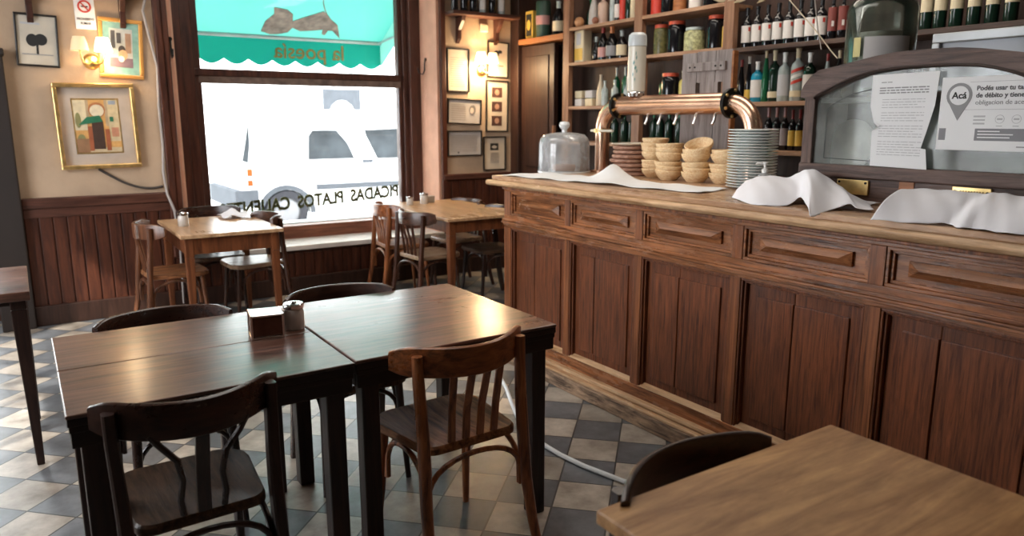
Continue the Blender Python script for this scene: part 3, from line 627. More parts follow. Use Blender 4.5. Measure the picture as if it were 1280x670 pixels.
# third shelf: small boxes and bottles
for (y, z, cm, lb) in ((5.385, 1.62, 'label', 'small cream box, lower left of four stacked boxes'), (5.385, 1.69, 'cream', 'small tan box, upper left of four stacked boxes'), (5.24, 1.62, 'cream', 'small tan box, lower right of four stacked boxes'), (5.24, 1.69, 'lgrey', 'small grey blue box, upper right of four stacked boxes')):
    o = MB().box(BX-.04, y-.05, z, BX+.04, y+.05, z+.066).build('small_box', M[cm], bevel=.008); tag(o, lb, 'box', 'stacked small boxes')
bottle('ceramic_bottle', 'cream ceramic bottle on the third shelf beside the stacked boxes', 'bottle', .265, .042, plain('cream ceramic', (.62, .52, .38), .4), 'slim', None, None, loc=(BX, 5.115, 1.62))
for i, (y, hh, x) in enumerate(((5.03, .21, -.03), (4.97, .315, .05), (4.90, .21, -.03), (4.86, .315, .05))):
    lb = ('short green bottle with pale neck, left pair on the third shelf', 'tall green bottle with silver neck, left pair on the third shelf', 'short green bottle with pale neck, right pair on the third shelf', 'tall green bottle with silver neck, right pair on the third shelf')[i]
    bottle('green_bottle', lb, 'bottle', hh, .031, M['bgreen2'] if i % 2 else M['bclear'], 'wine', M['bclear'], None, loc=(BX+x, y, 1.62), group='green bottles on the third shelf', capz=.74)
bottle('glass_jar', 'small white jar half behind the flowered column', 'jar', .235, .036, M['bclear'], 'round', None, None, loc=(BX, 4.78, 1.62))
# top shelf left bay
o = MB().lathe([(.045*math.sin(PI*i/10), .045-.045*math.cos(PI*i/10)) for i in range(11)], (BX-.03, 5.395, 2.30), 16).build('wooden_ball', plain('orange wood ball', (.6, .3, .14), .5)); tag(o, 'orange ball at the left end of the top shelf', 'ball')
bottle('green_bottle', 'squat green bottle behind the orange ball', 'bottle', .24, .045, M['bgreen'], 'round', M['bgreen2'], None, loc=(BX+.05, 5.33, 2.30))
bottle('ceramic_bottle', 'grey white ceramic bottle on the top shelf', 'bottle', .27, .045, plain('grey white ceramic', (.5, .47, .44), .4), 'slim', None, None, loc=(BX, 5.235, 2.30))
bottle('ceramic_bottle', 'pinkish ceramic jug on the top shelf', 'bottle', .25, .045, plain('pinkish ceramic', (.6, .42, .33), .4), 'spirit', None, None, loc=(BX, 5.11, 2.30))
o = MB().lathe([(.03*math.sin(PI*i/10), .03-.03*math.cos(PI*i/10)) for i in range(11)], (BX-.07, 5.13, 2.30), 16).build('wooden_ball', plain('brown wood ball', (.3, .12, .07), .5)); tag(o, 'small brown ball in front of the pinkish jug', 'ball')
for y, cm, la, lb in ((4.985, 'bclear', None, 'clear bottle on the top shelf, right of the pinkish jug'), (4.925, 'bdark', 'label', 'black bottle with white label on the top shelf'), (4.86, 'red', None, 'bright red bottle on the top shelf'), (4.79, 'bgreen', None, 'dark green bottle beside the red one on the top shelf'), (4.73, 'cream', None, 'cream bottle at the right end of the left top shelf')):
    bottle('shelf_bottle', lb, 'bottle', .28, .028, M[cm], 'spirit', None, M[la] if la else None, loc=(BX, y, 2.30))
# middle bay jars
redlid = plain('orange red lid', (.72, .12, .06), .35)
def cont(name, c): return plain(name, c, .25, var=.5, vscale=45)
for y, hh, rr, gm, lid, lb in ((4.40, .225, .062, cont('olive preserve', (.12, .11, .04)), redlid, 'jar of olive green preserves with red lid, leftmost on the jar shelf'),
    (4.24, .235, .072, M['bdark'], redlid, 'dark preserve jar with red lid beside the olive green one'),
    (4.055, .17, .078, cont('pale pickles', (.42, .42, .22)), M['bclear'], 'squat jar of pale pickles on the jar shelf'),
    (3.85, .235, .066, M['bdark'], redlid, 'tall dark jar with red lid, rightmost on the jar shelf')):
    bottle('preserve_jar', lb, 'jar', hh, rr, gm, 'jar', lid, None, loc=(BX, y, 2.0), group='preserve jars')
o = tag(MB().box(BX-.03, 3.73, 2.0, BX+.03, 3.77, 2.15).build('small_box', M['yellow'], bevel=.004), 'thin yellow carton beside the rightmost jar', 'box')
bottle('preserve_jar', 'dark jar with red lid on the shelf behind the copper pipe', 'jar', .235, .072, M['bdark'], 'jar', redlid, None, loc=(BX, 4.285, 1.62))
bottle('spirits_bottle', 'pale yellow bottle beside the weathered board', 'bottle', .245, .033, plain('yellow liqueur', (.6, .5, .15), .2), 'spirit', M['cream'], None, loc=(BX, 4.15, 1.62))
bottle('green_bottle', 'green bottle beside the flowered column', 'bottle', .24, .036, M['bgreen2'], 'wine', None, None, loc=(BX+.08, 4.44, 1.62))
for y, gm, lb in ((4.46, 'red', 'red jar on the top shelf of the middle bay'), (4.35, 'bdark', 'dark jar on the top shelf of the middle bay'), (4.22, 'orange', 'orange brown jar on the top shelf of the middle bay'), (4.06, 'label', 'white jar on the top shelf of the middle bay'), (3.92, 'bdark', 'dark squat jar at the right of the middle top shelf')):
    bottle('preserve_jar', lb, 'jar', .22, .05, M[gm], 'jar', redlid if gm == 'bdark' else None, None, loc=(BX, y, 2.30))
# bottles low behind the pipe
wl = None
for i, y in enumerate((5.02, 4.92, 4.80, 4.70, 4.45, 4.38, 4.28, 4.17, 4.05)):
    lb = 'dark green bottle seen below the copper pipe, %s of nine' % ('leftmost', 'second', 'third', 'fourth', 'fifth', 'sixth', 'seventh', 'eighth', 'rightmost')[i]
    if wl is None: wl = bottle('green_bottle', lb, 'bottle', .26, .034, M['bgreen'], 'wine', M['bgreen2'], None, loc=(BX, y, 1.31), group='green bottles below the copper pipe')
    else: clone(wl, (BX, y, 1.31), None, lb)
for i in range(4):
    y = 3.86+.0*i
for i, x in enumerate((3.52, 3.62, 3.72, 3.82, 3.93, 4.03)):
    lb = 'dark bottle on the high wall shelf, %s of six' % ('leftmost', 'second', 'third', 'fourth', 'fifth', 'rightmost')[i]
    bottle('shelf_bottle', lb, 'bottle', .28, .034, M['bdark'] if i not in (3, 5) else M['bclear'], 'wine', None, M['label'] if i in (3, 5) else None, loc=(x, YW-.1, 2.485), group='bottles on the high wall shelf')
# grey metal box at top right, box of papers low
t = thing('metal_box', 'grey metal framed box on the shelf behind the arched case', 'box', (4.2, 0, 1.65))
g1 = plain('grey metal', (.42, .44, .46), .35, .3)
f = MB(); f.box(-.02, 1.5, 0, .28, 2.215, .30); f.build('body', plain('dull grey metal', (.27, .28, .30), .4, .3), t, bevel=.004)
f = MB(); f.box(-.05, 1.5, .25, -.02, 2.215, .30); f.box(-.05, 2.175, 0, -.02, 2.215, .25); f.box(-.05, 1.5, 0, -.02, 2.175, .03); f.build('rim', g1, t, bevel=.006)
for i, (y, c) in enumerate(((3.32, 'capr'), (3.2, 'bblue'), (3.08, 'orange'))):
    o = MB().box(4.24, y-.05, .9, 4.42, y+.05, 1.12-.03*i).build('carton', M[c], bevel=.004)
    tag(o, ('dark red', 'blue', 'orange brown')[i]+' carton in the dark low shelf beside the plates', 'box', 'cartons on the lowest shelf')

# ------------------------------------------------------------ counter
CZ = 1.155; Y0, Y1 = -.35, 3.88
c = thing('bar_counter', 'long carved dark wood bar counter with panelled front', 'counter', (2.5, 0, 0))
# panels (y ranges): local x = 0 is the front face
pan = [(3.26, 3.81), (2.69, 3.215), (2.09, 2.64), (1.475, 2.035), (.86, 1.415), (.25, .80), (-.30, .19)]
edges = [Y1] + [e for p in pan for e in (p[1], p[0])] + [Y0]
for i in range(0, len(edges), 2):
    for (z0, z1) in ((.18, .845), (.925, 1.068)): MB().box(.0, edges[i+1], z0, .05, edges[i], z1).build('front_stile', M['cnt'], c, bevel=.002)
for (z0, z1) in ((.115, .18), (.845, .925), (1.068, 1.10)): MB().box(-.001, Y0, z0, .05, Y1, z1).build('front_rail', M['cnty'], c, bevel=.003)
fr = MB(); fr.box(-.018, Y0-.01, .872, .0, Y1+.01, .884); fr.box(-.012, Y0-.01, .884, .0, Y1+.01, .9); fr.box(-.01, Y0, .86, 0, Y1, .872); fr.build('belt_moulding', M['cnty'], c, bevel=.004)
for (a, b_) in pan:
    # drawer style upper panel with raised lozenge
    z0, z1 = .925, 1.068
    p = MB(); p.box(.028, a, z0, .05, b_, z1)
    for k, (i_, h_) in enumerate(((.0, .004), (.012, .016))):
        d0, d1 = i_, i_+.012
        x = h_
        p.box(x, a+d0, z0+d0, .03, b_-d0, z0+d1); p.box(x, a+d0, z1-d1, .03, b_-d0, z1-d0); p.box(x, a+d0, z0+d1, .03, a+d1, z1-d1); p.box(x, b_-d1, z0+d1, .03, b_-d0, z1-d1)
    dp = p.build('upper_panel', M['cnty'], c, bevel=.002)
    l = MB(); ya, yb, za, zb = a+.075, b_-.075, z0+.045, z1-.042; zm = (za+zb)/2
    l.add([(.03, ya, za), (.03, yb, za), (.03, yb, zb), (.03, ya, zb), (-.004, ya+.045, zm), (-.004, yb-.045, zm), (.016, ya, za), (.016, yb, za), (.016, yb, zb), (.016, ya, zb)],
        [(6, 7, 5, 4), (7, 8, 5), (8, 9, 4, 5), (9, 6, 4), (0, 1, 7, 6), (1, 2, 8, 7), (2, 3, 9, 8), (3, 0, 6, 9)])
    l.build('raised_lozenge', M['cnty'], dp)
    # tall lower panel
    z0, z1 = .18, .845
    p = MB(); p.box(.036, a, z0, .055, b_, z1)
    for (i_, h_) in ((.0, .003), (.010, .014)):
        d0, d1 = i_, i_+.011
        p.box(h_, a+d0, z1-d1, .04, b_-d0, z1-d0); p.box(h_, a+d0, z0, .04, a+d1, z1-d1); p.box(h_, b_-d1, z0, .04, b_-d0, z1-d1)
    gm = (b_-a)*.55+a+random.uniform(-.03, .05)
    fa, fb, fz0, fz1 = a+.07, b_-.07, z0+.055, z1-.07
    for (q0, q1) in ((fa, gm-.003), (gm+.003, fb)):
        p.box(.024, q0, fz0, .04, q1, fz1)
    for (q0, q1) in ((a+.02, gm-.0015), (gm+.0015, b_-.02)): p.box(.033, q0, z0, .04, q1, z1-.02)
    lp = p.build('lower_panel', M['cntp'], c, bevel=.0035)
    MB().prism([(.0, 0), (.035, 0), (.035, .022), (.028, .022)], lambda q, s: (q[0], a if s else b_, z0-.001+q[1]*.8)).build('panel_sill', M['nose'], lp)
b = MB(); b.box(.05, Y0, .1, .08, Y1, 1.1); b.box(.08, Y1-.03, .1, .95, Y1, 1.1); b.box(.08, Y0, .1, .95, Y0+.03, 1.1); b.box(.92, Y0, .1, .95, Y1, 1.1)
b.build('carcase', M['cnt'], c)
b = MB(); b.box(-.03, Y0-.02, .098, .03, Y1+.02, .116); b.box(-.05, Y0-.03, .075, .03, Y1+.03, .09); b.box(-.02, Y0, .088, .02, Y1, .1); b.build('base_moulding', M['nose'], c, bevel=.004)  # pale wood carries the light along the ledge tops
b = MB(); b.box(-.065, Y0-.03, 0, .95, Y1+.03, .078); b.build('plinth', M['plinth'], c, bevel=.006)
# worktop with nosing
b = MB(); b.box(.015, Y0-.08, 1.13, .98, Y1+.17, CZ); b.build('worktop', M['cnttop'], c, bevel=.004)
b = MB()
b.sweep([(-.012, Y0-.1, 1.113), (-.012, Y1+.17, 1.113)], [(.022*math.cos(2*PI*i/12), .018*math.sin(2*PI*i/12)) for i in range(12)])
b.box(-.012, Y0-.08, 1.095, .03, Y1+.15, 1.131)
b.box(.03, Y1+.0, 1.095, .98, Y1+.17, 1.131)
b.build('nosing', M['nose'], c, bevel=.003)
b = MB(); b.box(-.004, Y0, 1.08, .03, Y1+.02, 1.095); b.build('cove_moulding', M['cnt'], c, bevel=.004)

# cloche
t = thing('glass_cloche', 'clear glass cake dome with knob on the far end of the counter', 'cake dome', (3.07, 4.02, CZ))
pr_ = [(.168, 0), (.172, .01), (.170, .19), (.160, .225), (.135, .25), (.07, .262), (.02, .266)]
MB().lathe(pr_+[(.02, .262), (.07, .257), (.132, .245), (.155, .222), (.164, .19), (.166, .01), (.168, 0)], n=40).build('dome', M['clear'], t)
MB().lathe([(0, .262), (.018, .266), (.016, .28), (.032, .296), (.038, .315), (.03, .333), (0, .338)], n=20).build('knob', plain('pale glass knob', (.75, .77, .77), .08, coat=1), t)
MB().lathe([(.166, .0), (.178, .0), (.178, .010), (.166, .012), (.166, 0)], n=40).build('rim', plain('glare white glass rim', (.8, .82, .82), .1), t)  # white ring paints the bright glare at the glass edge
cake = thing('cake_plate', 'white plate of pastry seen inside the glass dome', 'plate', (3.07, 4.02, CZ))
MB().lathe([(0, .001), (.10, .001), (.15, .012), (.15, .016), (.1, .008), (0, .008)], n=32).build('plate', M['white'], cake)
MB().lathe([(0, .008), (.07, .008), (.08, .03), (.075, .05), (0, .055)], n=24).build('pastry', plain('brown crust', (.42, .22, .13), .6, bump=.5), cake)

# copper beer font
t = thing('copper_beer_font', 'polished copper pipe arch with beer taps on the counter', 'beer tap', (3.3, 0, CZ))
z_t = .435; Ya, Yb = 3.90, 2.66; rb = .155
path = [(0, Ya, 0), (0, Ya, .10), (0, Ya, .2), (0, Ya, z_t-rb)]
path += [(0, Ya-rb+rb*math.cos(a), z_t-rb+rb*math.sin(a)) for a in [PI/2*i/8 for i in range(1, 9)]]
nA = len(path)
p1 = [(0, Ya-rb-.01, z_t), (0, Yb+rb+.01, z_t)]
p2 = [(0, Yb+rb-rb*math.sin(a), z_t-rb+rb*math.cos(a)) for a in [PI/2*i/8 for i in range(0, 9)]] + [(0, Yb, .2), (0, Yb, 0)]
MB().tube(path, .048, 24, up=(1, 0, 0)).build('left_column', M['copper'], t)
MB().tube(p2, .048, 24, up=(1, 0, 0)).build('right_column', M['copper'], t)
MB().tube(p1, .060, 28, up=(1, 0, 0)).build('cross_pipe', M['copper'], t)
for y in (Ya-rb-.005, Yb+rb+.005):
    fl = MB().lathe([(0, -.012), (.082, -.012), (.082, .012), (0, .012)], (0, y, z_t), 28, axis='Y').build('flange', M['iron'], t, bevel=.003)
    for k in range(6):
        a = 2*PI*k/6+.4; MB().lathe([(0, -.02), (.009, -.02), (.009, .02), (0, .02)], (.07*math.cos(a), y, z_t+.07*math.sin(a)), 8, axis='Y').build('bolt', M['brass'], fl)
for y in (3.447, 3.337, 3.204, 3.054, 2.911):
    MB().tube([(-.02, y, z_t-.055), (-.03, y, z_t-.09), (-.045, y, z_t-.115)], .008, 8).build('tap_spout', M['chrome'], t)
MB().lathe([(.048, -.012), (.06, -.012), (.06, .012), (.048, .012)], (0, Ya, z_t-rb-.005), 24).build('collar', M['brass'], t)
MB().tube([(-.05, Ya+.06, z_t-rb-.005), (-.05, Ya-.16, z_t-rb-.005)], .008, 8).build('clamp_rod', plain('cream enamel', (.8, .74, .62), .3), t)
MB().lathe([(.048, 0), (.075, 0), (.075, .012), (.048, .016)], (0, Ya, 0), 24).build('base_flange', M['copper'], t)
# flowered ceramic column on the pipe
t = thing('ceramic_tap_column', 'white flowered ceramic column standing on the copper pipe', 'tap column', (3.3, 3.585, CZ+z_t+.055))
MB().lathe([(0, 0), (.05, 0), (.055, .02), (.05, .03), (.05, .035)], n=24).build('foot', M['chrome'], t)
MB().lathe([(.052, .03), (.056, .035), (.056, .30), (.052, .305), (0, .305)], n=28).build('body', plain('ivory glaze', (.72, .68, .58), .2, var=.03), t)
MB().lathe([(0, .385), (.04, .385), (.055, .37), (.058, .33), (.058, .305), (.0, .305)], n=28).build('cap', plain('pale glass cap', (.62, .66, .68), .1), t)
fl = MB()
leaf = plain('green painted flowers', (.18, .34, .30), .4)
for (da, z0, s_) in ((-12, .20, 14), (6, .23, 10), (-2, .17, 16), (10, .15, 9), (-14, .13, 8), (0, .10, 7), (4, .255, 7)):
    a = R(213+da); a2 = R(213+da+s_)
    fl.add([(.0567*math.cos(a), .0567*math.sin(a), z0), (.0575*math.cos((a+a2)/2), .0575*math.sin((a+a2)/2), z0-.012), (.0567*math.cos(a2), .0567*math.sin(a2), z0+.005), (.0575*math.cos((a+a2)/2), .0575*math.sin((a+a2)/2), z0+.018)], [(0, 1, 2, 3)])
fl.build('flower_pattern', leaf, t)
# weathered board behind the pipe
t = thing('weathered_board', 'grey weathered plank board with slots standing behind the copper pipe', 'board', (3.48, 0, CZ))
bz = .745
def bp(mb, y0, z0, y1, z1): mb.box(0, y0, z0, .03, y1, z1)
m_ = MB()
bp(m_, 2.985, 0, 3.105, .485); bp(m_, 3.109, 0, 3.25, .485); bp(m_, 3.254, 0, 3.37, .485)
bp(m_, 2.985, .485, 3.048, .565); bp(m_, 3.084, .485, 3.222, .565); bp(m_, 3.257, .485, 3.37, .565)
bp(m_, 2.985, .565, 3.105, bz); bp(m_, 3.109, .565, 3.25, bz); bp(m_, 3.254, .565, 3.37, bz-.004)
m_.build('planks', M['greywood'], t)
m_ = MB(); m_.box(-.02, 3.02, bz-.115, 0, 3.32, bz-.065); m_.build('cross_batten', M['greywood'], t, bevel=.003)
m_ = MB()
for y in (3.05, 3.09, 3.25, 3.29): m_.lathe([(0, -.003), (.006, -.003), (.006, .002), (0, .002)], (-.02, y, bz-.09), 8, axis='X')
m_.build('nail_heads', M['iron'], t)
m_ = MB(); m_.box(-.005, 2.97, 0, .035, 2.985, bz-.01); m_.build('edge_strip', M['orange'], t, bevel=.003)

# stack of round boards
z = CZ; random.seed(3)
for i in range(7):
    th = .027
    o = MB().lathe([(0, 0), (.112, 0), (.122, .006), (.122, .018), (.114, th-.004), (0, th-.004)], n=36).build('round_board', M['boardr'], loc=(3.27+random.uniform(-.01, .01), 3.58+random.uniform(-.012, .012), z), bevel=.002)
    tag(o, 'reddish round wooden board, %s in the stack of seven by the copper column' % ('lowest', 'second lowest', 'third lowest', 'middle', 'third from top', 'second from top', 'topmost')[i], 'board', 'stacked round boards'); z += th
o = MB().lathe([(0, 0), (.11, 0), (.128, .008), (.128, .012), (.1, .006), (0, .006)], n=36).build('serving_plate', plain('cream enamel', (.8, .74, .62), .3), loc=(3.27, 3.58, z+.001)); tag(o, 'cream rimmed plate lying on the stack of round boards', 'plate')

# straw bowls
def bowl(name):
    prof = []; k = 14
    for i in range(k+1):
        u = i/k; rr = .045+(.080-.045)*math.sin(u*PI/2); prof.append((rr+.0012*(i % 2), .058*u))
    prof = [(0, .002), (.04, 0)]+prof+[(.077, .060), (.072, .055), (.05, .012), (0, .008)]
    return MB().lathe(prof, n=28)
bproto = bowl('b').build('straw_bowl', M['wicker'], loc=(3.22, 3.29, CZ), rz=.3)
first = True
for si, (x, y, n, nm) in enumerate(((3.24, 3.335, 7, 'leftmost'), (3.17, 3.15, 6, 'second'), (3.185, 2.945, 6, 'third'), (3.24, 2.79, 5, 'rightmost'))):
    z = CZ
    for i in range(n):
        top = (si == 2 and i == n-1)
        o = bproto if first else bproto.copy()
        if not first: COL.objects.link(o)
        first = False
        if i == 3: z += .022
        o.location = (x+random.uniform(-.006, .006), y+random.uniform(-.006, .006), z)
        o.rotation_euler = (random.uniform(-.05, .05), random.uniform(-.05, .05), random.uniform(0, 6))
        if top: o.rotation_euler = (.12, -.42, 0); o.location.z += .012; o.location.x += .02
        z += .026
        tag(o, 'straw bread bowl, number %s from the bottom in the %s bowl stack' % (('one', 'two', 'three', 'four', 'five', 'six', 'seven')[i], nm), 'bowl', 'stacked straw bread bowls')
# plates
pp = None
words = 'one two three four five six seven eight nine ten eleven twelve thirteen fourteen fifteen sixteen seventeen eighteen nineteen twenty twenty-one'.split()
for i in range(21):
    if pp is None:
        pp = MB().lathe([(0, 0), (.07, 0), (.075, .004), (.118, .0095), (.125, .0125), (.124, .0155), (.115, .013), (.073, .0065), (0, .005)], n=44).build('dinner_plate', M['plate']); o = pp
    else: o = pp.copy(); COL.objects.link(o)
    o.location = (3.14+random.uniform(-.002, .002), 2.53+random.uniform(-.002, .002), CZ+.0142*i)
    tag(o, 'pale green white dinner plate, number %s from the bottom of the tall stack' % words[i], 'plate', 'stacked dinner plates')
# soap pump bottle
t = thing('pump_bottle', 'small clear pump bottle in front of the stacked plates', 'bottle', (2.94, 2.29, CZ))
MB().lathe([(0, 0), (.032, 0), (.036, .006), (.036, .075), (.028, .092), (.012, .10), (.012, .105)], n=24).build('body', M['clear'], t)
MB().lathe([(0, .004), (.033, .006), (.033, .06), (0, .06)], n=24).build('gel', plain('pale gel', (.7, .74, .76), .1), t)
p_ = MB().lathe([(.013, .10), (.015, .10), (.015, .118), (.006, .122), (.006, .14), (.012, .142), (.012, .15), (0, .152)], n=16); p_.tube([(0, 0, .146), (-.03, .02, .146), (-.036, .024, .138)], .005, 8)
p_.build('pump', M['white'], t)

# cloths
def cloth(name, label, cat, fn, nu, nv, mt, th=.002):
    o = MB().grid(fn, nu, nv).build(name, mt, solid=th); tag(o, label, cat); return o
def lerp4(A, B, C, D, u, v): return [(A[k]*(1-u)+B[k]*u)*(1-v)+(D[k]*(1-u)+C[k]*u)*v for k in range(3)]
F1 = [(2.662, 2.242, 1.158), (2.537, 2.05, 1.158), (2.533, 1.946, 1.158), (2.601, 1.901, 1.158), (2.687, 1.91, 1.187), (2.518, 1.751, 1.172), (2.545, 1.714, 1.158), (2.602, 1.704, 1.162), (2.654, 1.666, 1.182), (2.63, 1.616, 1.170), (2.704, 1.597, 1.165)]
F1[6] = (2.455, 1.69, 1.145)
B1 = [(2.88, 2.336, 1.217), (2.88, 2.278, 1.24), (2.88, 2.216, 1.247), (2.88, 2.116, 1.246), (2.88, 2.065, 1.271), (2.88, 2.025, 1.285), (2.88, 1.978, 1.285), (2.88, 1.918, 1.259), (2.88, 1.858, 1.226), (2.88, 1.797, 1.19), (2.88, 1.72, 1.162)]
def cr(p, t):
    n = len(p)-1; t = max(0, min(n-1e-6, t*n)); k = int(t); u = t-k
    a, b_, c_, d = p[max(k-1, 0)], p[k], p[k+1], p[min(k+2, n)]
    return b_*1.0+(c_-a)*(.5*u*(1-u)**2)+(c_-b_)*(u*u*(3-2*u))-(d-b_)*(.5*u*u*(1-u))
def spline_cloth(F, B, bulge, drop=(.08, 1.165), wr=.0025):
    n = len(F); rows = []
    for j in range(4):
        v = j/3; r_ = []
        for i in range(n):
            p = Vector(F[i]).lerp(Vector(B[i]), v); p.z += bulge[i]*math.sin(PI*v); r_.append(p)
        rows.append(r_)
    rows.append([Vector((b_[0]+drop[0]*.5, b_[1], b_[2]*.6+drop[1]*.4)) for b_ in B])
    rows.append([Vector((b_[0]+drop[0], b_[1], drop[1])) for b_ in B])
    def fn(u, v):
        col = [cr(r_, u) for r_ in rows]; p = cr(col, v)
        p.z += wr*math.sin(u*37+v*9)*math.sin(v*8+u*15)
        return tuple(p)
    return MB().grid(fn, 90, 40)
def soften(o, th=.0015):
    sd = o.modifiers.new('solid', 'SOLIDIFY'); sd.thickness = th; sd.offset = 1
    return o
o = soften(spline_cloth(F1, B1, (.012, .022, .024, .016, .002, .014, .016, .004, .010, .0, .0)).build('white_napkin', M['cloth'], angle=180))
tag(o, 'crumpled white cloth draped over something left of the brass plaque', 'cloth')
F2 = [(2.451, 1.455, 1.160), (2.48, 1.381, 1.160), (2.508, 1.314, 1.160), (2.545, 1.26, 1.162), (2.553, 1.235, 1.161), (2.505, 1.19, 1.160), (2.52, 1.15, 1.160), (2.513, 1.092, 1.161), (2.504, 1.038, 1.160), (2.52, .96, 1.160), (2.50, .85, 1.160)]
B2 = [(2.64, 1.485, 1.244), (2.72, 1.462, 1.247), (2.742, 1.395, 1.245), (2.742, 1.31, 1.243), (2.742, 1.26, 1.244), (2.74, 1.22, 1.248), (2.72, 1.175, 1.250), (2.72, 1.12, 1.246), (2.72, 1.06, 1.244), (2.72, .96, 1.244), (2.72, .85, 1.244)]
B2 = [(a+.06, b_, c_+.004) for a, b_, c_ in B2]
o = soften(spline_cloth(F2, B2, (.028, .026, .026, .024, .022, .028, .026, .026, .026, .026, .026), drop=(.12, 1.175)).build('white_napkin', M['cloth'], angle=180))
tag(o, 'white cloth laid over a low box at the right end of the counter', 'cloth')
t = thing('bread_tray', 'low tray hidden beneath the right white cloth', 'tray', (2.72, 1.2, CZ))
MB().box(0.01, -.33, 0, .13, .2, .062).build('tray_body', M['cnt'], t, bevel=.004)
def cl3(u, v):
    x, y, z = lerp4((2.535, 3.98, 0), (2.68, 2.46, 0), (2.98, 2.53, 0), (2.90, 3.98, 0), u, v)  # paper stretched left and forward, standing in for glare on the worktop
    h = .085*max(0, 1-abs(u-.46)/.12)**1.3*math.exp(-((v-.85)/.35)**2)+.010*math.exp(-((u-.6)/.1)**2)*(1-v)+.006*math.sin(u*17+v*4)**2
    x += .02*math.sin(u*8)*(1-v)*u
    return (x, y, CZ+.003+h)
cloth('paper_with_glare', 'white paper along the counter before the straw bowls, widened to show worktop glare', 'paper', cl3, 50, 14, M['paper'], .001)

# arched case
AX, AC = 3.0, 1.61
t = thing('arched_glass_case', 'arched dark oak display case with cloudy glass on the counter', 'display case', (AX, AC, CZ))
def arch_o(d):   # half outline of top
    pts = [(0, .615), (.12, .612), (.2, .603), (.30, .586), (.38, .572), (.46, .560), (.50, .535), (.53, .50), (.545, .47), (.545, .445)]
    return pts
ao = arch_o(0); ai = [(0, .548), (.1, .546), (.2, .538), (.26, .526), (.32, .508), (.38, .484), (.42, .466), (.455, .45), (.47, .44), (.47, .43)]
topm = MB()
for sgn in (-1, 1):
    for i in range(len(ao)-1):
        (a0, z0), (a1, z1) = ao[i], ao[i+1]; (b0, w0_), (b1, w1_) = ai[i], ai[i+1]
        q = [(sgn*a0, z0), (sgn*a1, z1), (sgn*b1, w1_), (sgn*b0, w0_)]
        topm.prism(q, lambda p, s: (-.02+.07*s, p[0], p[1]))
topm.build('arched_top', M['mirw'], t)
mo = MB()
for sgn in (-1, 1):
    mo.sweep([(-.022, sgn*a, z+.004) for a, z in ai], [(.006*math.cos(2*PI*i/8), .008*math.sin(2*PI*i/8)) for i in range(8)], up=(-1, 0, 0))
mo.build('bead_moulding', plain('dark bead', (.03, .014, .01), .3), t)
for q in (.472, -.525): MB().box(-.015, q, .06, .03, q+.053, .445).build('stile', M['mirz'], t, bevel=.004)
f = MB(); f.box(-.02, -.53, .10, .035, .53, .155); f.build('bottom_rail', M['mirw'], t, bevel=.005)
f = MB(); f.box(0, -.52, 0, .03, .52, .10); f.box(.03, .50, 0, .30, .52, .44); f.box(.03, -.52, 0, .30, -.50, .44); f.build('base_panel', M['mirw'], t, bevel=.003)
MB().box(-.006, -.0, .005, .0, .06, .098).build('muntin', M['orange'], t)
f = MB(); f.box(.28, -.5, .0, .30, .5, .42); f.box(.03, -.5, .42, .30, .5, .44); f.box(.03, -.5, .08, .28, .5, .1)
f.build('inner_panel', M['greygl'], t)
gp_ = [(s_*a, z+.006) for s_, seq in ((1, ai[::-1]), (-1, ai[1:])) for a, z in seq]
gp_ = [(.474, .15)]+gp_+[(-.474, .15)]
MB().prism(gp_, lambda p, s: (.005+.004*s, p[0], p[1])).build('glass_pane', M['caseg'], t)
e = MB()
def seg(y0, z0, y1, z1):
    d_ = Vector((0, y1-y0, z1-z0)); n_ = Vector((0, -d_.z, d_.y)).normalized()*.0016
    e.add([Vector((.0035, y0, z0))+n_, Vector((.0035, y1, z1))+n_, Vector((.0035, y1, z1))-n_, Vector((.0035, y0, z0))-n_], [(0, 1, 2, 3)])
pl = [(.20, .175), (.42, .18), (.42, .25), (.42, .39), (.40, .41), (.36, .43), (.30, .455), (.2, .475)]
for i in range(len(pl)-1): seg(AC-AC+pl[i][0], pl[i][1], pl[i+1][0], pl[i+1][1])
e.build('etched_line', plain('dark etched line', (.05, .05, .05), .6), t)
# a pale round disc inside
o = MB().lathe([(0, -.028), (.08, -.025), (.118, -.008), (.118, .01), (.08, .028), (0, .034)], n=36).build('pale_disc', plain('pale mottled disc', (.85, .82, .72), .9, bump=.6, bscale=18, var=.15), loc=(AX+.2, 2.03, CZ+.232))
o.rotation_euler = (0, R(-78), 0); tag(o, 'pale round disc behind the cloudy glass', 'bread')
# plaques
for (y, z, w_, h_, lb, s) in ((.262, .062, .145, .062, 'blank', ''), (-.222, .078, .14, .034, 'n', '')):
    pl_ = MB().box(-.012, y-w_/2, z-h_/2, -.001, y+w_/2, z+h_/2).build('brass_plaque', M['brass'], t, bevel=.002)
    sc_ = MB()
    for k in (-1, 1): sc_.lathe([(0, -.004), (.005, -.004), (.005, 0), (0, 0)], (-.012, y+k*(w_/2-.012), z+(0 if h_ < .05 else .02)), 8, axis='X')
    sc_.build('screws', M['iron'], pl_)
    if lb == 'n':
        mk = MB()
        for k in range(9): mk.box(-.0128, y-.045+.01*k, z-.004, -.012, y-.039+.01*k, z+.004)
        mk.build('engraving', plain('dark engraving', (.25, .14, .04), .5), pl_)

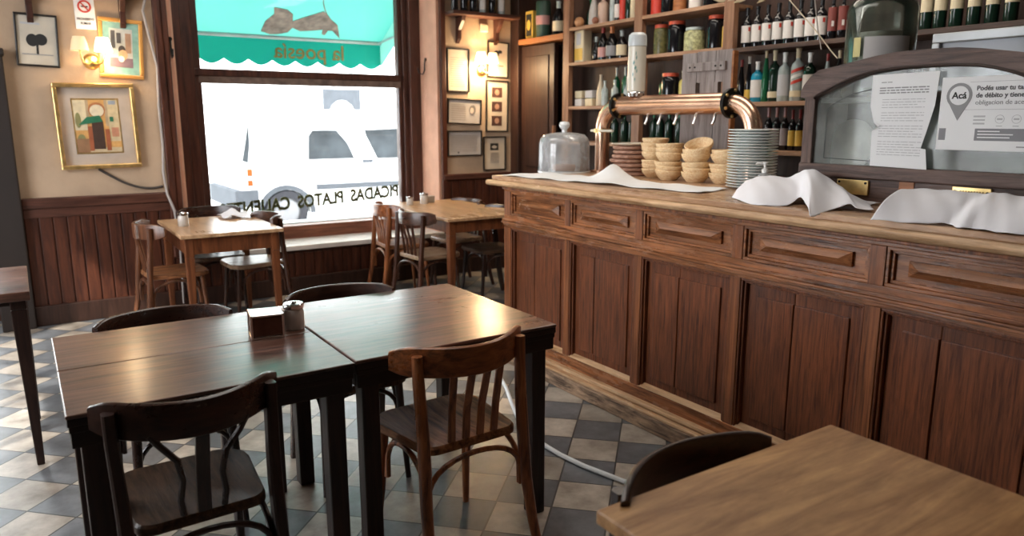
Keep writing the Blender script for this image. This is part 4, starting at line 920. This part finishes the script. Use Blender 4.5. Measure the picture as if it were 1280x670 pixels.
# paper notice and payment sign on the glass (face -X)
def sheet(pts, x=-.022, curl=0):
    return MB().prism(pts, lambda p, s: (x+.0008*s, p[0], p[1]))
t = thing('paper_notice', 'torn white typed notice stuck to the case glass', 'notice', (AX, AC, CZ))
pg = [(.185, .158), (.19, .30), (.165, .318), (.186, .34), (.205, .40), (.206, .525), (-.065, .530), (-.058, .40), (-.036, .30), (-.02, .235), (-.04, .232), (-.052, .153)]
sheet(pg).build('sheet', M['paper'], t)
tl = MB(); random.seed(5)
def dash(y0, y1, z, h_=.003, x=-.0232):
    y = y0
    while y > y1:
        l_ = random.uniform(.008, .03); e_ = max(y1, y-l_); tl.box(x, e_, z, x+.0005, y, z+h_); y = e_-.004
dash(.165, .12, .493)
for k in range(3): dash(.17, -.03, .470-.010*k, .0045)
tl.build('heading_print', M['grey'], t)
tl = MB()
for k in range(22):
    if k in (4, 9, 15): continue
    dash(.155 if k < 10 else .16, -.02+(.03 if k % 5 == 2 else 0), .425-.0105*k, .0025)
tl.build('body_print', M['lgrey'], t)
cr = MB(); cr.add([(-.024, .19, .30), (-.034, .15, .325), (-.024, .186, .338), (-.0235, .165, .318)], [(0, 1, 3), (1, 2, 3)]); cr.build('torn_fold', M['paper'], t)

t = thing('payment_sign', 'white payment sign with grey map pin stuck to the case glass', 'sign', (AX, AC, CZ))
MB().box(-.024, -.50, .233, -.022, -.078, .503).build('sheet', M['paper'], t, bevel=.002)
pin = MB(); pin.prism(circ(-.146, .435, .046, .046, 28), lambda p, s: (-.0255+.001*s, p[0], p[1])); pin.prism([(-.106, .415), (-.184, .409), (-.148, .343)], lambda p, s: (-.0254+.001*s, p[0], p[1])); pin.build('map_pin', M['grey'], t)
MB().prism(circ(-.146, .435, .035, .035, 28), lambda p, s: (-.0262+.001*s, p[0], p[1])).build('pin_disc', M['paper'], t)
dy = (0, -1, 0); dz = (0, 0, 1)
textmesh('lettering', 'Acá', .034, M['ink'], (-.0266, -.147, .424), dy, dz, t, 'CENTER', bold=.0008)
dg = plain('dark grey lettering', (.12, .12, .13), .7)
for k, s in enumerate(('Podés usar tu tarjeta', 'de débito y tienen', 'obligacion de aceptar')):
    textmesh('lettering', s, .0235, (dg, dg, M['grey'])[k], (-.0245, -.205, .452-.0255*k), dy, dz, t, bold=.0006 if k < 2 else 0)
rl = MB(); rl.box(-.0245, -.49, .482, -.024, -.18, .4835); rl.box(-.0245, -.49, .382, -.024, -.17, .3835)
for k in range(3): rl.box(-.0245, -.245, .355-.013*k, -.024, -.205, .361-.013*k)
for k in range(4):
    cy = -.295-.055*k
    rl.lathe([(.014, -.0246), (.0155, -.0246), (.0155, -.024), (.014, -.024)], (0, cy, .348), 20, axis='X'); rl.box(-.0245, cy-.009, .345, -.024, cy+.009, .351); rl.box(-.0245, cy-.01, .322, -.024, cy+.01, .325)
rl.build('small_print', M['lgrey'], t)
MB().box(-.0245, -.50, .270, -.024, -.215, .314).build('grey_band', plain('band grey', (.25, .25, .27), .7, var=.04), t)
MB().box(-.0245, -.11, .270, -.024, -.085, .314).build('grey_band', plain('band grey', (.25, .25, .27), .7, var=.04), t)
rl = MB()
for k, l_ in enumerate((.075, .12, .11)): rl.box(-.025, -.225-l_, .302-.011*k, -.0244, -.225, .306-.011*k)
rl.build('band_print', M['paper'], t)
rl = MB(); rl.box(-.0245, -.44, .248, -.024, -.36, .252); rl.build('foot_print', M['grey'], t)

# big jar on the case
t = thing('large_glass_jar', 'large green glass jar standing on top of the arched case', 'jar', (AX+.195, 1.93, CZ+.4402))
MB().lathe([(0, .0), (.128, 0), (.141, .015), (.141, .37), (.13, .40), (.11, .42), (.11, .47), (.118, .472), (.118, .48), (.105, .48), (.10, .42), (.125, .395), (.136, .37), (.136, .02), (0, .01)], n=40).build('body', M['jarg'], t)
MB().lathe([(.09, .015), (.115, .03), (.131, .12), (.128, .25), (.11, .275), (0, .28)], n=30, a0=0, a1=2*PI).build('paper_bag', plain('crumpled paper bag', (.5, .47, .42), .8, bump=.8, bscale=14, var=.12), t)
jl = MB().lathe([(.1432, .04), (.1432, .25)], n=20, a0=R(186), a1=R(262)).build('paper_label', plain('greyish label paper', (.50, .48, .47), .8, var=.08), t)
MB().lathe([(.1438, .17), (.1438, .25)], n=5, a0=R(166), a1=R(180)).build('paper_label', plain('pale yellow label', (.62, .55, .25), .7), t)
MB().lathe([(0, .50), (.12, .498), (.125, .49), (.125, .472)], n=36).build('lid', plain('dark lid', (.04, .04, .035), .35), t)

# string with dried branch hanging
t = thing('hanging_string', 'thin pale string with dried leaves hanging beside the shelves', 'string', (3.45, 0, 0))
MB().tube([(0, 2.80, 3.4), (0, 2.72, 2.4), (0, 2.66, 2.17), (0, 2.52, 2.03), (0, 2.42, 1.93), (0, 2.34, 1.84), (0, 2.30, 1.80)], .003, 6).build('cord', plain('pale string', (.62, .52, .38), .8), t)
MB().tube([(.01, 2.40, 3.4), (.01, 2.43, 2.4), (.01, 2.46, 2.1), (.01, 2.43, 1.95), (.01, 2.40, 1.85)], .003, 6).build('cord', plain('grey string', (.4, .36, .32), .8), t)
lf = plain('dried leaf', (.5, .40, .24), .8)
random.seed(11)
for k in range(9):
    y = 2.62+.05*k; z = 2.19+.02*math.sin(k*2.1); l_ = .11
    a = random.uniform(-.5, .5)
    pts = [(0, 0), (l_*.3, .018), (l_*.6, .016), (l_, 0), (l_*.6, -.014), (l_*.3, -.016)]
    mb = MB(); ca, sa = math.cos(a), math.sin(a)
    mb.prism(pts, lambda p, s: (.01*random.random()+.002*s, y+p[0]*ca-p[1]*sa, z+p[0]*sa+p[1]*ca))
    mb.build('leaf', lf, t)

# ------------------------------------------------------------ tables
def table(name, label, x0, y0, x1, y1, H, topm, legm, apm, leg=.06, top=.035, apron=.055, inset=.03, taper=1, seam=None, group=None, chunky=False):
    cx, cy = (x0+x1)/2, (y0+y1)/2; a, c_ = (x1-x0)/2, (y1-y0)/2
    t = thing(name, label, 'table', (cx, cy, 0), 0, group)
    tk = .012 if chunky else top
    tb = MB()
    if seam: 
        ys = [-c_]+[s*2*c_-c_ for s in seam]+[c_]
        for i in range(len(ys)-1): tb.box(-a, ys[i]+(.0008 if i else 0), H-tk, a, ys[i+1]-(.0008 if i < len(ys)-2 else 0), H)
    else: tb.box(-a, -c_, H-tk, a, c_, H)
    tb.build('tabletop', topm, t, bevel=.004)
    ap = MB(); i_ = inset if not chunky else .008
    if chunky: apron += top-.012; top = .012
    z0, z1 = H-top-apron, H-top
    ap.box(-a+i_, -c_+i_, z0, a-i_, -c_+i_+.022, z1); ap.box(-a+i_, c_-i_-.022, z0, a-i_, c_-i_, z1)
    ap.box(-a+i_, -c_+i_+.022, z0, -a+i_+.022, c_-i_-.022, z1); ap.box(a-i_-.022, -c_+i_+.022, z0, a-i_, c_-i_-.022, z1)
    if chunky: ap.box(-a+.002, -c_+.002, z1-.022, a-.002, c_-.002, z1-.0002); ap.box(-a+.005, -c_+.005, z1-.04, a-.005, c_-.005, z1-.022)  # dark collar paints the shade along the tabletop edge
    ap.build('apron', apm, t, bevel=.003)
    for sx in (-1, 1):
        for sy in (-1, 1):
            lx, ly = sx*(a-i_-leg/2-(.02 if chunky else -.004)), sy*(c_-i_-leg/2-(.02 if chunky else -.004))
            l = MB(); h2 = leg/2
            if taper == 1: l.taper((lx, ly, 0), (h2, h2), (lx, ly, z1), (h2, h2))
            else: 
                e_ = h2*taper; l.taper((lx+sx*(h2-e_)*.5, ly+sy*(h2-e_)*.5, 0), (e_, e_), (lx, ly, z0-.02), (h2, h2)); l.box(lx-h2, ly-h2, z0-.02, lx+h2, ly+h2, z1)
            l.build('leg', legm, t, bevel=.005)
    return t
table('dining_table', 'dark worn wooden table, left one of the two pushed together in front', .03, 2.11, .808, 2.945, .76, M['ftop'], M['fleg'], M['fapr'], chunky=True, seam=(.5,), apron=.06)
table('dining_table', 'reddish dark wooden table, right one of the two pushed together in front', .815, 2.125, 1.60, 2.965, .76, M['ftop2'], M['fleg'], M['fapr'], chunky=True, apron=.06)
table('dining_table', 'tan worn wooden table cut off at the bottom right corner', .862, .18, 1.615, 1.012, .76, M['rtop'], M['rleg'], M['rleg'], leg=.055, apron=.09, top=.03)
table('dining_table', 'wooden table at the left edge with slim tapered legs', -.78, 3.68, -.018, 4.36, .79, M['ftop'], M['fleg'], M['fapr'], leg=.06, taper=.5, apron=.02, top=.04, inset=.02)
table('dining_table', 'small golden topped table under the left side of the window', .83, 5.17, 1.50, 6.12, .76, M['btop'], M['bleg'], M['bleg'], leg=.055, taper=.6, apron=.11, top=.025)
table('dining_table', 'long golden topped table between the window and the counter', 2.68, 4.95, 3.44, 6.25, .76, M['btop'], M['bleg'], M['bleg'], leg=.06, taper=.65, apron=.09, top=.025)

# ------------------------------------------------------------ chairs  (local: sitter faces +y)
def seat_outline(w=.2, f=.205, bk=-.185, n=6):
    pts = []
    rc = .09
    pts += [(w-rc+rc*math.cos(a), f-rc+rc*math.sin(a)) for a in [PI/2*i/n for i in range(n+1)]]
    pts += [(-w+rc+rc*math.cos(a), f-rc+rc*math.sin(a)) for a in [PI/2+PI/2*i/n for i in range(n+1)]]
    w2 = w*.86; r2 = .05
    pts += [(-w2+r2+r2*math.cos(a), bk+r2+r2*math.sin(a)) for a in [PI+PI/2*i/n for i in range(n+1)]]
    pts += [(w2-r2+r2*math.cos(a), bk+r2+r2*math.sin(a)) for a in [1.5*PI+PI/2*i/n for i in range(n+1)]]
    return pts
SH = .455
def make_chair(style, label, mz, mx, ms, group=None):
    t = thing('bentwood_chair', label, 'chair', group=group)
    so = seat_outline()
    m = MB(); n = len(so); rings = [(.93, SH-.034), (1, SH-.028), (1.0, SH-.008), (.97, SH), (.78, SH-.003), (.45, SH-.009), (.1, SH-.011)]
    vs = []
    for k, z in rings: vs += [(x*k, y*k+.0, z) for x, y in so]
    fs = [tuple(range(n-1, -1, -1))]
    for j in range(len(rings)-1):
        for i in range(n): fs.append((j*n+i, j*n+(i+1) % n, (j+1)*n+(i+1) % n, (j+1)*n+i))
    fs.append(tuple((len(rings)-1)*n+i for i in range(n)))
    m.add(vs, fs, 0, True); m.build('seat', ms, t)
    sq = style == 'A'
    sec = [(.021*a, .016*b) for a, b in ((-1, -.7), (-.7, -1), (.7, -1), (1, -.7), (1, .7), (.7, 1), (-.7, 1), (-1, .7))] if sq else [(.0185*math.cos(2*PI*i/12), .0185*math.sin(2*PI*i/12)) for i in range(12)]
    for s in (-1, 1):
        path = [(s*.200, -.262, 0), (s*.192, -.232, .12), (s*.186, -.205, .26), (s*.182, -.192, .40), (s*.181, -.185, .48), (s*.182, -.175, .58), (s*.184, -.168, .68), (s*.186, -.167, .765)]
        if sq: path = [(s*.205, -.25, 0), (s*.202, -.22, .12), (s*.198, -.195, .26), (s*.195, -.18, .40), (s*.195, -.168, .48), (s*.198, -.156, .58), (s*.202, -.148, .68), (s*.204, -.146, .765)]
        MB().sweep(path, sec, up=(1, 0, 0), scales=[.85, .95, 1.05, 1.1, 1.1, 1.05, 1, .9]).build('back_post', mz, t)
        MB().tube([(s*.178, .185, 0), (s*.168, .165, .2), (s*.158, .148, .43)], .0155, 12, scales=[.75, .95, 1.12]).build('leg', mz, t)
    # curved top rail
    ra = arc(lambda u: ((u-.5)*.47, -.222+.14*abs(2*u-1)**2, .735+.006*abs(2*u-1)**2), 22)
    rh = [(.010*a, .05*b) for a, b in ((-1, -.92), (-.5, -1), (.5, -1), (1, -.92), (1.1, .8), (.9, .93), (.3, 1), (-.3, 1), (-.9, .93), (-1.1, .8))]
    sc = [(1, (.62 if i in (0, 22) else .86 if i in (1, 21) else .97 if i in (2, 20) else 1)) for i in range(23)]
    MB().sweep(ra, rh, up=(0, 0, 1), scales=sc).build('top_rail', mx, t)
    if style == 'B':
        for k in range(4):
            x = -.084+.056*k
            yr = -.222+.14*abs(x/.235)**2-.002
            MB().sweep([(x*.92, -.172, SH-.01), (x*.96, -.182, .56), (x, yr, .70)], [(.0125*a, .005*b) for a, b in ((-1, -1), (1, -1), (1, 1), (-1, 1))], up=(0, 1, 0), smooth=False).build('spindle', mx if False else mz, t, bevel=.002)
    else:
        MB().sweep([(0, -.172, SH-.01), (0, -.19, .58), (0, -.222, .70)], [(.018*a, .007*b) for a, b in ((-1, -1), (1, -1), (1, 1), (-1, 1))], up=(0, 1, 0), smooth=False).build('splat', mz, t, bevel=.002)
        for s in (-1, 1):
            MB().tube([(s*.052, -.17, SH-.01), (s*.058, -.176, .50), (s*.05, -.186, .56), (s*.062, -.196, .62), (s*.10, -.2, .67), (s*.122, -.19, .70)], .009, 8).build('curved_rod', mz, t)
    # bent braces below the seat
    def brace(p, q, bulge):
        P, Q = Vector(p), Vector(q); 
        pts = []
        for i in range(15):
            u = i/14; x = P.lerp(Q, .5-.5*math.cos(PI*u)); z = .235+(.405-.235)*math.sin(PI*u)**.55
            pts.append((x.x, x.y, z))
        MB().tube(pts, .0095, 8).build('stretcher', mz, t)
    brace((-.175, -.19, 0), (.175, -.19, 0), 0); brace((-.16, .135, 0), (.16, .135, 0), 0)
    for s in (-1, 1): brace((s*.175, -.18, 0), (s*.158, .13, 0), 0)
    return t
cA = make_chair('A', 'black brown chair with scuffed seat, nearest at the bottom left', M['cA'], M['cAr'], M['cAs'])
cA.location = (.318, 2.18, 0); cA.rotation_euler = (0, 0, R(2)); cA.scale = (1, 1, 1.015)
cB = make_chair('B', 'warm brown slat-backed chair with its back to us at the near right', M['cB'], M['cBr'], M['cBs'])
cB.location = (1.172, 2.20, 0); cB.rotation_euler = (0, 0, R(2.5)); cB.scale = (1.08, 1, 1.01)
cD = make_chair('B', 'nearest slat-backed chair on the left of the long table', M['cD'], M['cDr'], M['cDs'], 'chairs at the back tables')
cD.location = (2.66, 5.24, 0); cD.rotation_euler = (0, 0, R(-84)); cD.scale = (1, 1, 1.03)
def put(src, loc, deg, label, group=None, sz=1):
    o = clone(src, loc, R(deg), label, group); o.scale = (1, 1, sz); return o
put(cA, (.40, 2.885, 0), 180, 'dark chair behind the left table, only its curved backrest showing')
put(cA, (1.09, 2.905, 0), 176, 'dark chair behind the right table with pale lit rim and bent brace')
ec_ = put(cA, (1.165, .948, 0), 184, 'dark chair behind the tan table at the bottom right'); ec_.scale = (1.04, .72, 1)
bg_ = 'chairs at the back tables'
lc_ = put(cB, (.83, 5.58, 0), -86, 'brown slat-backed chair at the left side of the small window table', bg_, 1.04)
for ch in lc_.children:
    if not ch.name.startswith('seat'):
        ch.material_slots[0].link = 'OBJECT'; ch.material_slots[0].material = M['cDm']
put(cD, (1.40, 5.68, 0), 93, 'dark backed chair with pale seat at the right side of the small window table', bg_, 1.03)
put(cA, (1.215, 6.09, 0), 180, 'dark chair between the small table and the window', bg_, 1.05)
put(cB, (2.70, 5.84, 0), -95, 'slat-backed chair left of the long table, nearer the window', bg_, 1.03)
put(cA, (3.26, 5.28, 0), 88, 'dark chair between the long table and the counter', bg_)
put(cD, (3.30, 5.92, 0), 92, 'brown chair on the far side of the long table, near the wall', bg_)

# ------------------------------------------------------------ things on the tables
TZ = .76
t = thing('napkin_dispenser', 'square metal napkin dispenser on the front left table', 'napkin dispenser', (.665, 2.575, TZ), R(-9))
MB().box(-.052, -.052, .006, .052, .052, .078).build('body', plain('worn brown metal side', (.16, .09, .07), .25, .7, var=.3, vscale=20), t, bevel=.005)
f = MB(); f.box(-.056, -.056, .0, .056, .056, .008)
for sx in (-1, 1):
    f.box(sx*.056, -.057, .0, sx*.048, -.050, .086)
    f.box(sx*.056, .057, .0, sx*.048, .050, .086)
f.build('metal_frame', M['chrome'], t, bevel=.002)
MB().box(-.056, -.058, .078, .056, .056, .085).build('top_plate', M['chrome'], t, bevel=.003)
def sugar_jar(label, loc, group=None, s=1):
    t = thing('sugar_jar', label, 'jar', loc, 0, group)
    MB().lathe([(0, 0), (.033*s, 0), (.036*s, .005), (.036*s, .062*s), (.033*s, .074*s), (.031*s, .082*s), (.0, .082*s)], n=24).build('glass_body', plain('sugar filled glass', (.62, .58, .53), .12, coat=.6, var=.1, vscale=30), t)
    MB().lathe([(0, .102*s), (.010*s, .102*s), (.012*s, .096*s), (.034*s, .096*s), (.037*s, .092*s), (.037*s, .078*s), (.033*s, .078*s)], n=28).build('lid', M['chrome'], t)
    return t
sugar_jar('glass sugar jar with chrome lid beside the napkin dispenser', (.772, 2.60, TZ))
sugar_jar('white sugar jar on the small window table', (.935, 5.66, TZ))
sugar_jar('white jar on the long table, right of its neighbour', (3.02, 6.02, TZ))
sugar_jar('smaller white jar at the left of the pair on the long table', (2.86, 5.98, TZ), s=.8)
o = MB().box(2.99, 5.78, TZ, 3.10, 5.86, TZ+.06).build('napkin_dispenser', plain('pale metal', (.5, .46, .42), .3, .3), bevel=.004); o.location = (.05, .28, 0); tag(o, 'small metal napkin box beside the jars on the long table', 'napkin dispenser')
o = MB().grid(lambda u, v: (1.25+.22*u, 5.84+.24*v, TZ+.012+.02*math.sin(u*5+v*3)**2+.035*math.exp(-((u-.5)/.2)**2-((v-.8)/.2)**2)), 12, 12).build('white_napkin', M['cloth'], solid=.002); tag(o, 'crumpled white paper napkin on the small window table', 'napkin')

# ------------------------------------------------------------ street outside
struct(MB().box(-40, 9.3, -.25, 50, 60, -.15), 'ground_street', M['street'])
struct(MB().box(-40, 6.95, -.25, 50, 9.3, -.03), 'ground_pavement', plain('pale pavement', (.55, .54, .52), .9))
struct(MB().box(-40, -40, -.35, -2.0, 6.95, -.1), 'ground_side', M['street'])
# own building's wall above the window outside
t = thing('awning', 'turquoise canvas awning with scalloped edge outside the window', 'awning', (0, 0, 0))
AY, AZ, AR, AL = 8.2, 2.355, 3.60, -.1
slope = Vector((0, -(AY-6.95), .66))
MB().add([(AL, AY, AZ), (AR, AY, AZ), (AR, 6.95, AZ+.66), (AL, 6.95, AZ+.66)], [(0, 1, 2, 3)]).build('canopy', M['awn'], t, solid=.003)
sc_w = .232; pts = [(AL, AZ-.01), (AR, AZ-.01)]
n = int((AR-AL)/sc_w)
for i in range(n):
    x1_ = AR-i*(AR-AL)/n; x0_ = AR-(i+1)*(AR-AL)/n
    for k in range(9):
        u = k/8; pts.append((x1_+(x0_-x1_)*u, AZ-.235-.055*math.sin(PI*u)))
MB().prism(pts, lambda p, s: (p[0], AY+.003*s, p[1])).build('valance', M['awnd'], t)
pts = [(AY, AZ), (6.95, AZ+.66), (6.95, AZ+.40), (7.6, AZ+.06), (AY, AZ-.26)]
MB().prism(pts, lambda p, s: (AR+.003*s, p[0], p[1])).build('side_flap', translucent('pale turquoise canvas', (.3, .55, .5), .5), t)
MB().tube([(AL, AY-.02, AZ), (AR, AY-.02, AZ)], .022, 10).build('front_bar', plain('grey metal bar', (.3, .36, .36), .4, .3), t)
for x in (AL+.05, AR-.03): MB().tube([(x, AY-.02, AZ), (x, 6.95, AZ+.1)], .014, 8).build('arm', plain('grey metal bar', (.3, .36, .36), .4, .3), t)
tx = plain('brown gold lettering', (.16, .13, .03), .6)
o = textmesh('lettering', 'la poesía', .225, tx, (3.17, AY, AZ-.205), (-1, 0, 0), (0, 0, 1), t, ext=.005, bold=.002)
pb = [(505, 45), (515, 70), (490, 100), (487, 140), (530, 150), (560, 148), (600, 138), (612, 118), (650, 130), (700, 125), (745, 118), (750, 136), (765, 140), (770, 120), (790, 120), (840, 150), (820, 122), (800, 95), (760, 75), (740, 60), (712, 46), (690, 55), (640, 75), (602, 93), (590, 65), (560, 50)]
sv = slope.normalized(); nv = Vector((0, .46, .88))
def onroof(px, py):
    X = 2.24+(px-487)/353*.86; tt = .06+(150-py)/105*.46
    return Vector((X, AY, AZ))+sv*tt
MB().prism(pb, lambda p, s: onroof(*p)+nv*(-.006+.012*s)).build('printed_emblem', plain('brown grey print', (.13, .10, .08), .8, var=.5, vscale=12), t)
MB().tube([onroof(735, 60), onroof(715, 40), onroof(695, 15), onroof(680, -15)], .006, 6).build('printed_line', plain('brown grey print', (.13, .10, .08), .8), t)

# van
vx, vy, vz = 2.62, 11.0, -.15
t = thing('white_van', 'white panel van parked across the street outside the window', 'van', (vx, vy, vz))
body = [(0.02, .32), (0, .55), (.02, 1.1), (.12, 1.72), (.3, 1.80), (2.35, 1.80), (2.6, 1.72), (3.25, 1.12), (3.95, .98), (4.12, .75), (4.12, .30), (3.75, .28)]
def archpts(cx, r): return [(cx+r*math.cos(a), .28+r*math.sin(a)) for a in [PI*i/10 for i in range(11)]]
body += archpts(3.38, .36)+archpts(.64, .36)+[(.25, .3)]
MB().prism(body, lambda p, s: (p[0], 1.7*s, p[1])).build('body', M['van'], t)
for cx in (.64, 3.38):
    for sy in (0.08, 1.62):
        wh = MB().lathe([(.2, -.09), (.30, -.09), (.32, -.06), (.32, .06), (.30, .09), (.2, .09)], (cx, sy, .32), 32, axis='Y').build('wheel', M['tyre'], t)
        MB().lathe([(0, -.075), (.12, -.085), (.21, -.06), (.21, .06), (0, .06)], (cx, sy, .32), 28, axis='Y').build('hub_cap', plain('silver hub', (.14, .14, .15), .5), wh)
for cx in (.64, 3.38):
    m_ = MB()
    for i in range(16):
        a0, a1 = PI*i/16, PI*(i+1)/16
        m_.add([(cx+rr*math.cos(a), yy, .28+rr*math.sin(a)) for yy in (-.02, .02) for a in (a0, a1) for rr in (.36, .43)], [(0, 1, 3, 2), (4, 6, 7, 5), (1, 5, 7, 3), (0, 2, 6, 4)])
    m_.build('wheel_arch_trim', M['bump'], t)
MB().box(-.06, -.012, .42, .24, .0, .66).build('rear_bumper', M['bump'], t, bevel=.01)
MB().box(-.08, 0, .38, .02, 1.7, .66).build('rear_bumper', M['bump'], t, bevel=.02)
MB().box(1.1, -.02, .62, 2.95, 0, .70).build('side_strip', M['bump'], t, bevel=.004)
w1_ = [(1.0, 1.08), (1.02, 1.42), (1.08, 1.5), (1.45, 1.5), (1.62, 1.3), (1.72, 1.08)]
MB().prism(w1_, lambda p, s: (p[0], -.006+.008*s, p[1])).build('side_window', M['vglass'], t)
w2_ = [(1.92, 1.42), (1.90, 1.5), (2.45, 1.52), (3.0, 1.12), (2.98, 1.06), (2.1, 1.06)]
MB().prism(w2_, lambda p, s: (p[0], -.006+.008*s, p[1])).build('front_window', M['vglass'], t)
MB().prism([(.04, 1.08), (.06, 1.15), (.16, 1.62), (.155, 1.3), (.12, 1.05)], lambda p, s: (p[0], -.006+.01*s, p[1])).build('tail_window', M['vglass'], t)
MB().box(.10, -.008, .86, .17, .004, .96).build('tail_lamp', plain('orange lamp', (.3, .05, .01), .6, spec=.1), t)
MB().box(.10, -.008, .72, .17, .004, .80).build('tail_lamp', plain('orange lamp', (.3, .05, .01), .6, spec=.1), t)
MB().box(1.85, -.02, 1.0, 2.02, 0, 1.05).build('door_handle', M['bump'], t, bevel=.004)
MB().lathe([(.035, -.006), (.045, -.006), (.045, .002), (.035, .002)], (.98, 0, .84), 16, axis='Y').build('fuel_cap', M['bump'], t)
MB().box(.4, -.004, 1.07, 1.9, .001, 1.078).build('panel_seam', M['bump'], t)

# facade across the street
t = thing('white_building', 'sunlit white building across the street', 'building', (0, 17, -.15))
MB().box(-30, 0, 0, 45, 6, 9).build('wall', M['facade'], t)
aw = [(6.0, 1.6), (6.0, 2.35), (6.9, 2.35), (6.9, 1.6), (6.78, 1.6)]+[(6.45+.33*math.cos(a), 1.75+.36*math.sin(a)) for a in [PI*i/8 for i in range(9)]]+[(6.12, 1.6)]
MB().prism(aw, lambda p, s: (p[0], -.05+.05*s, p[1])).build('arch', plain('grey arch', (.05, .055, .065), .8), t)
for x in (6.1, 6.65): MB().box(x, -.04, 2.55, x+.3, 0, 2.72).build('window', plain('grey window', (.08, .09, .10), .5), t)
for x in (-4, 1, 12): MB().box(x, -.04, 1.2, x+1.2, 0, 3.2).build('window', plain('grey window', (.08, .09, .10), .5), t)
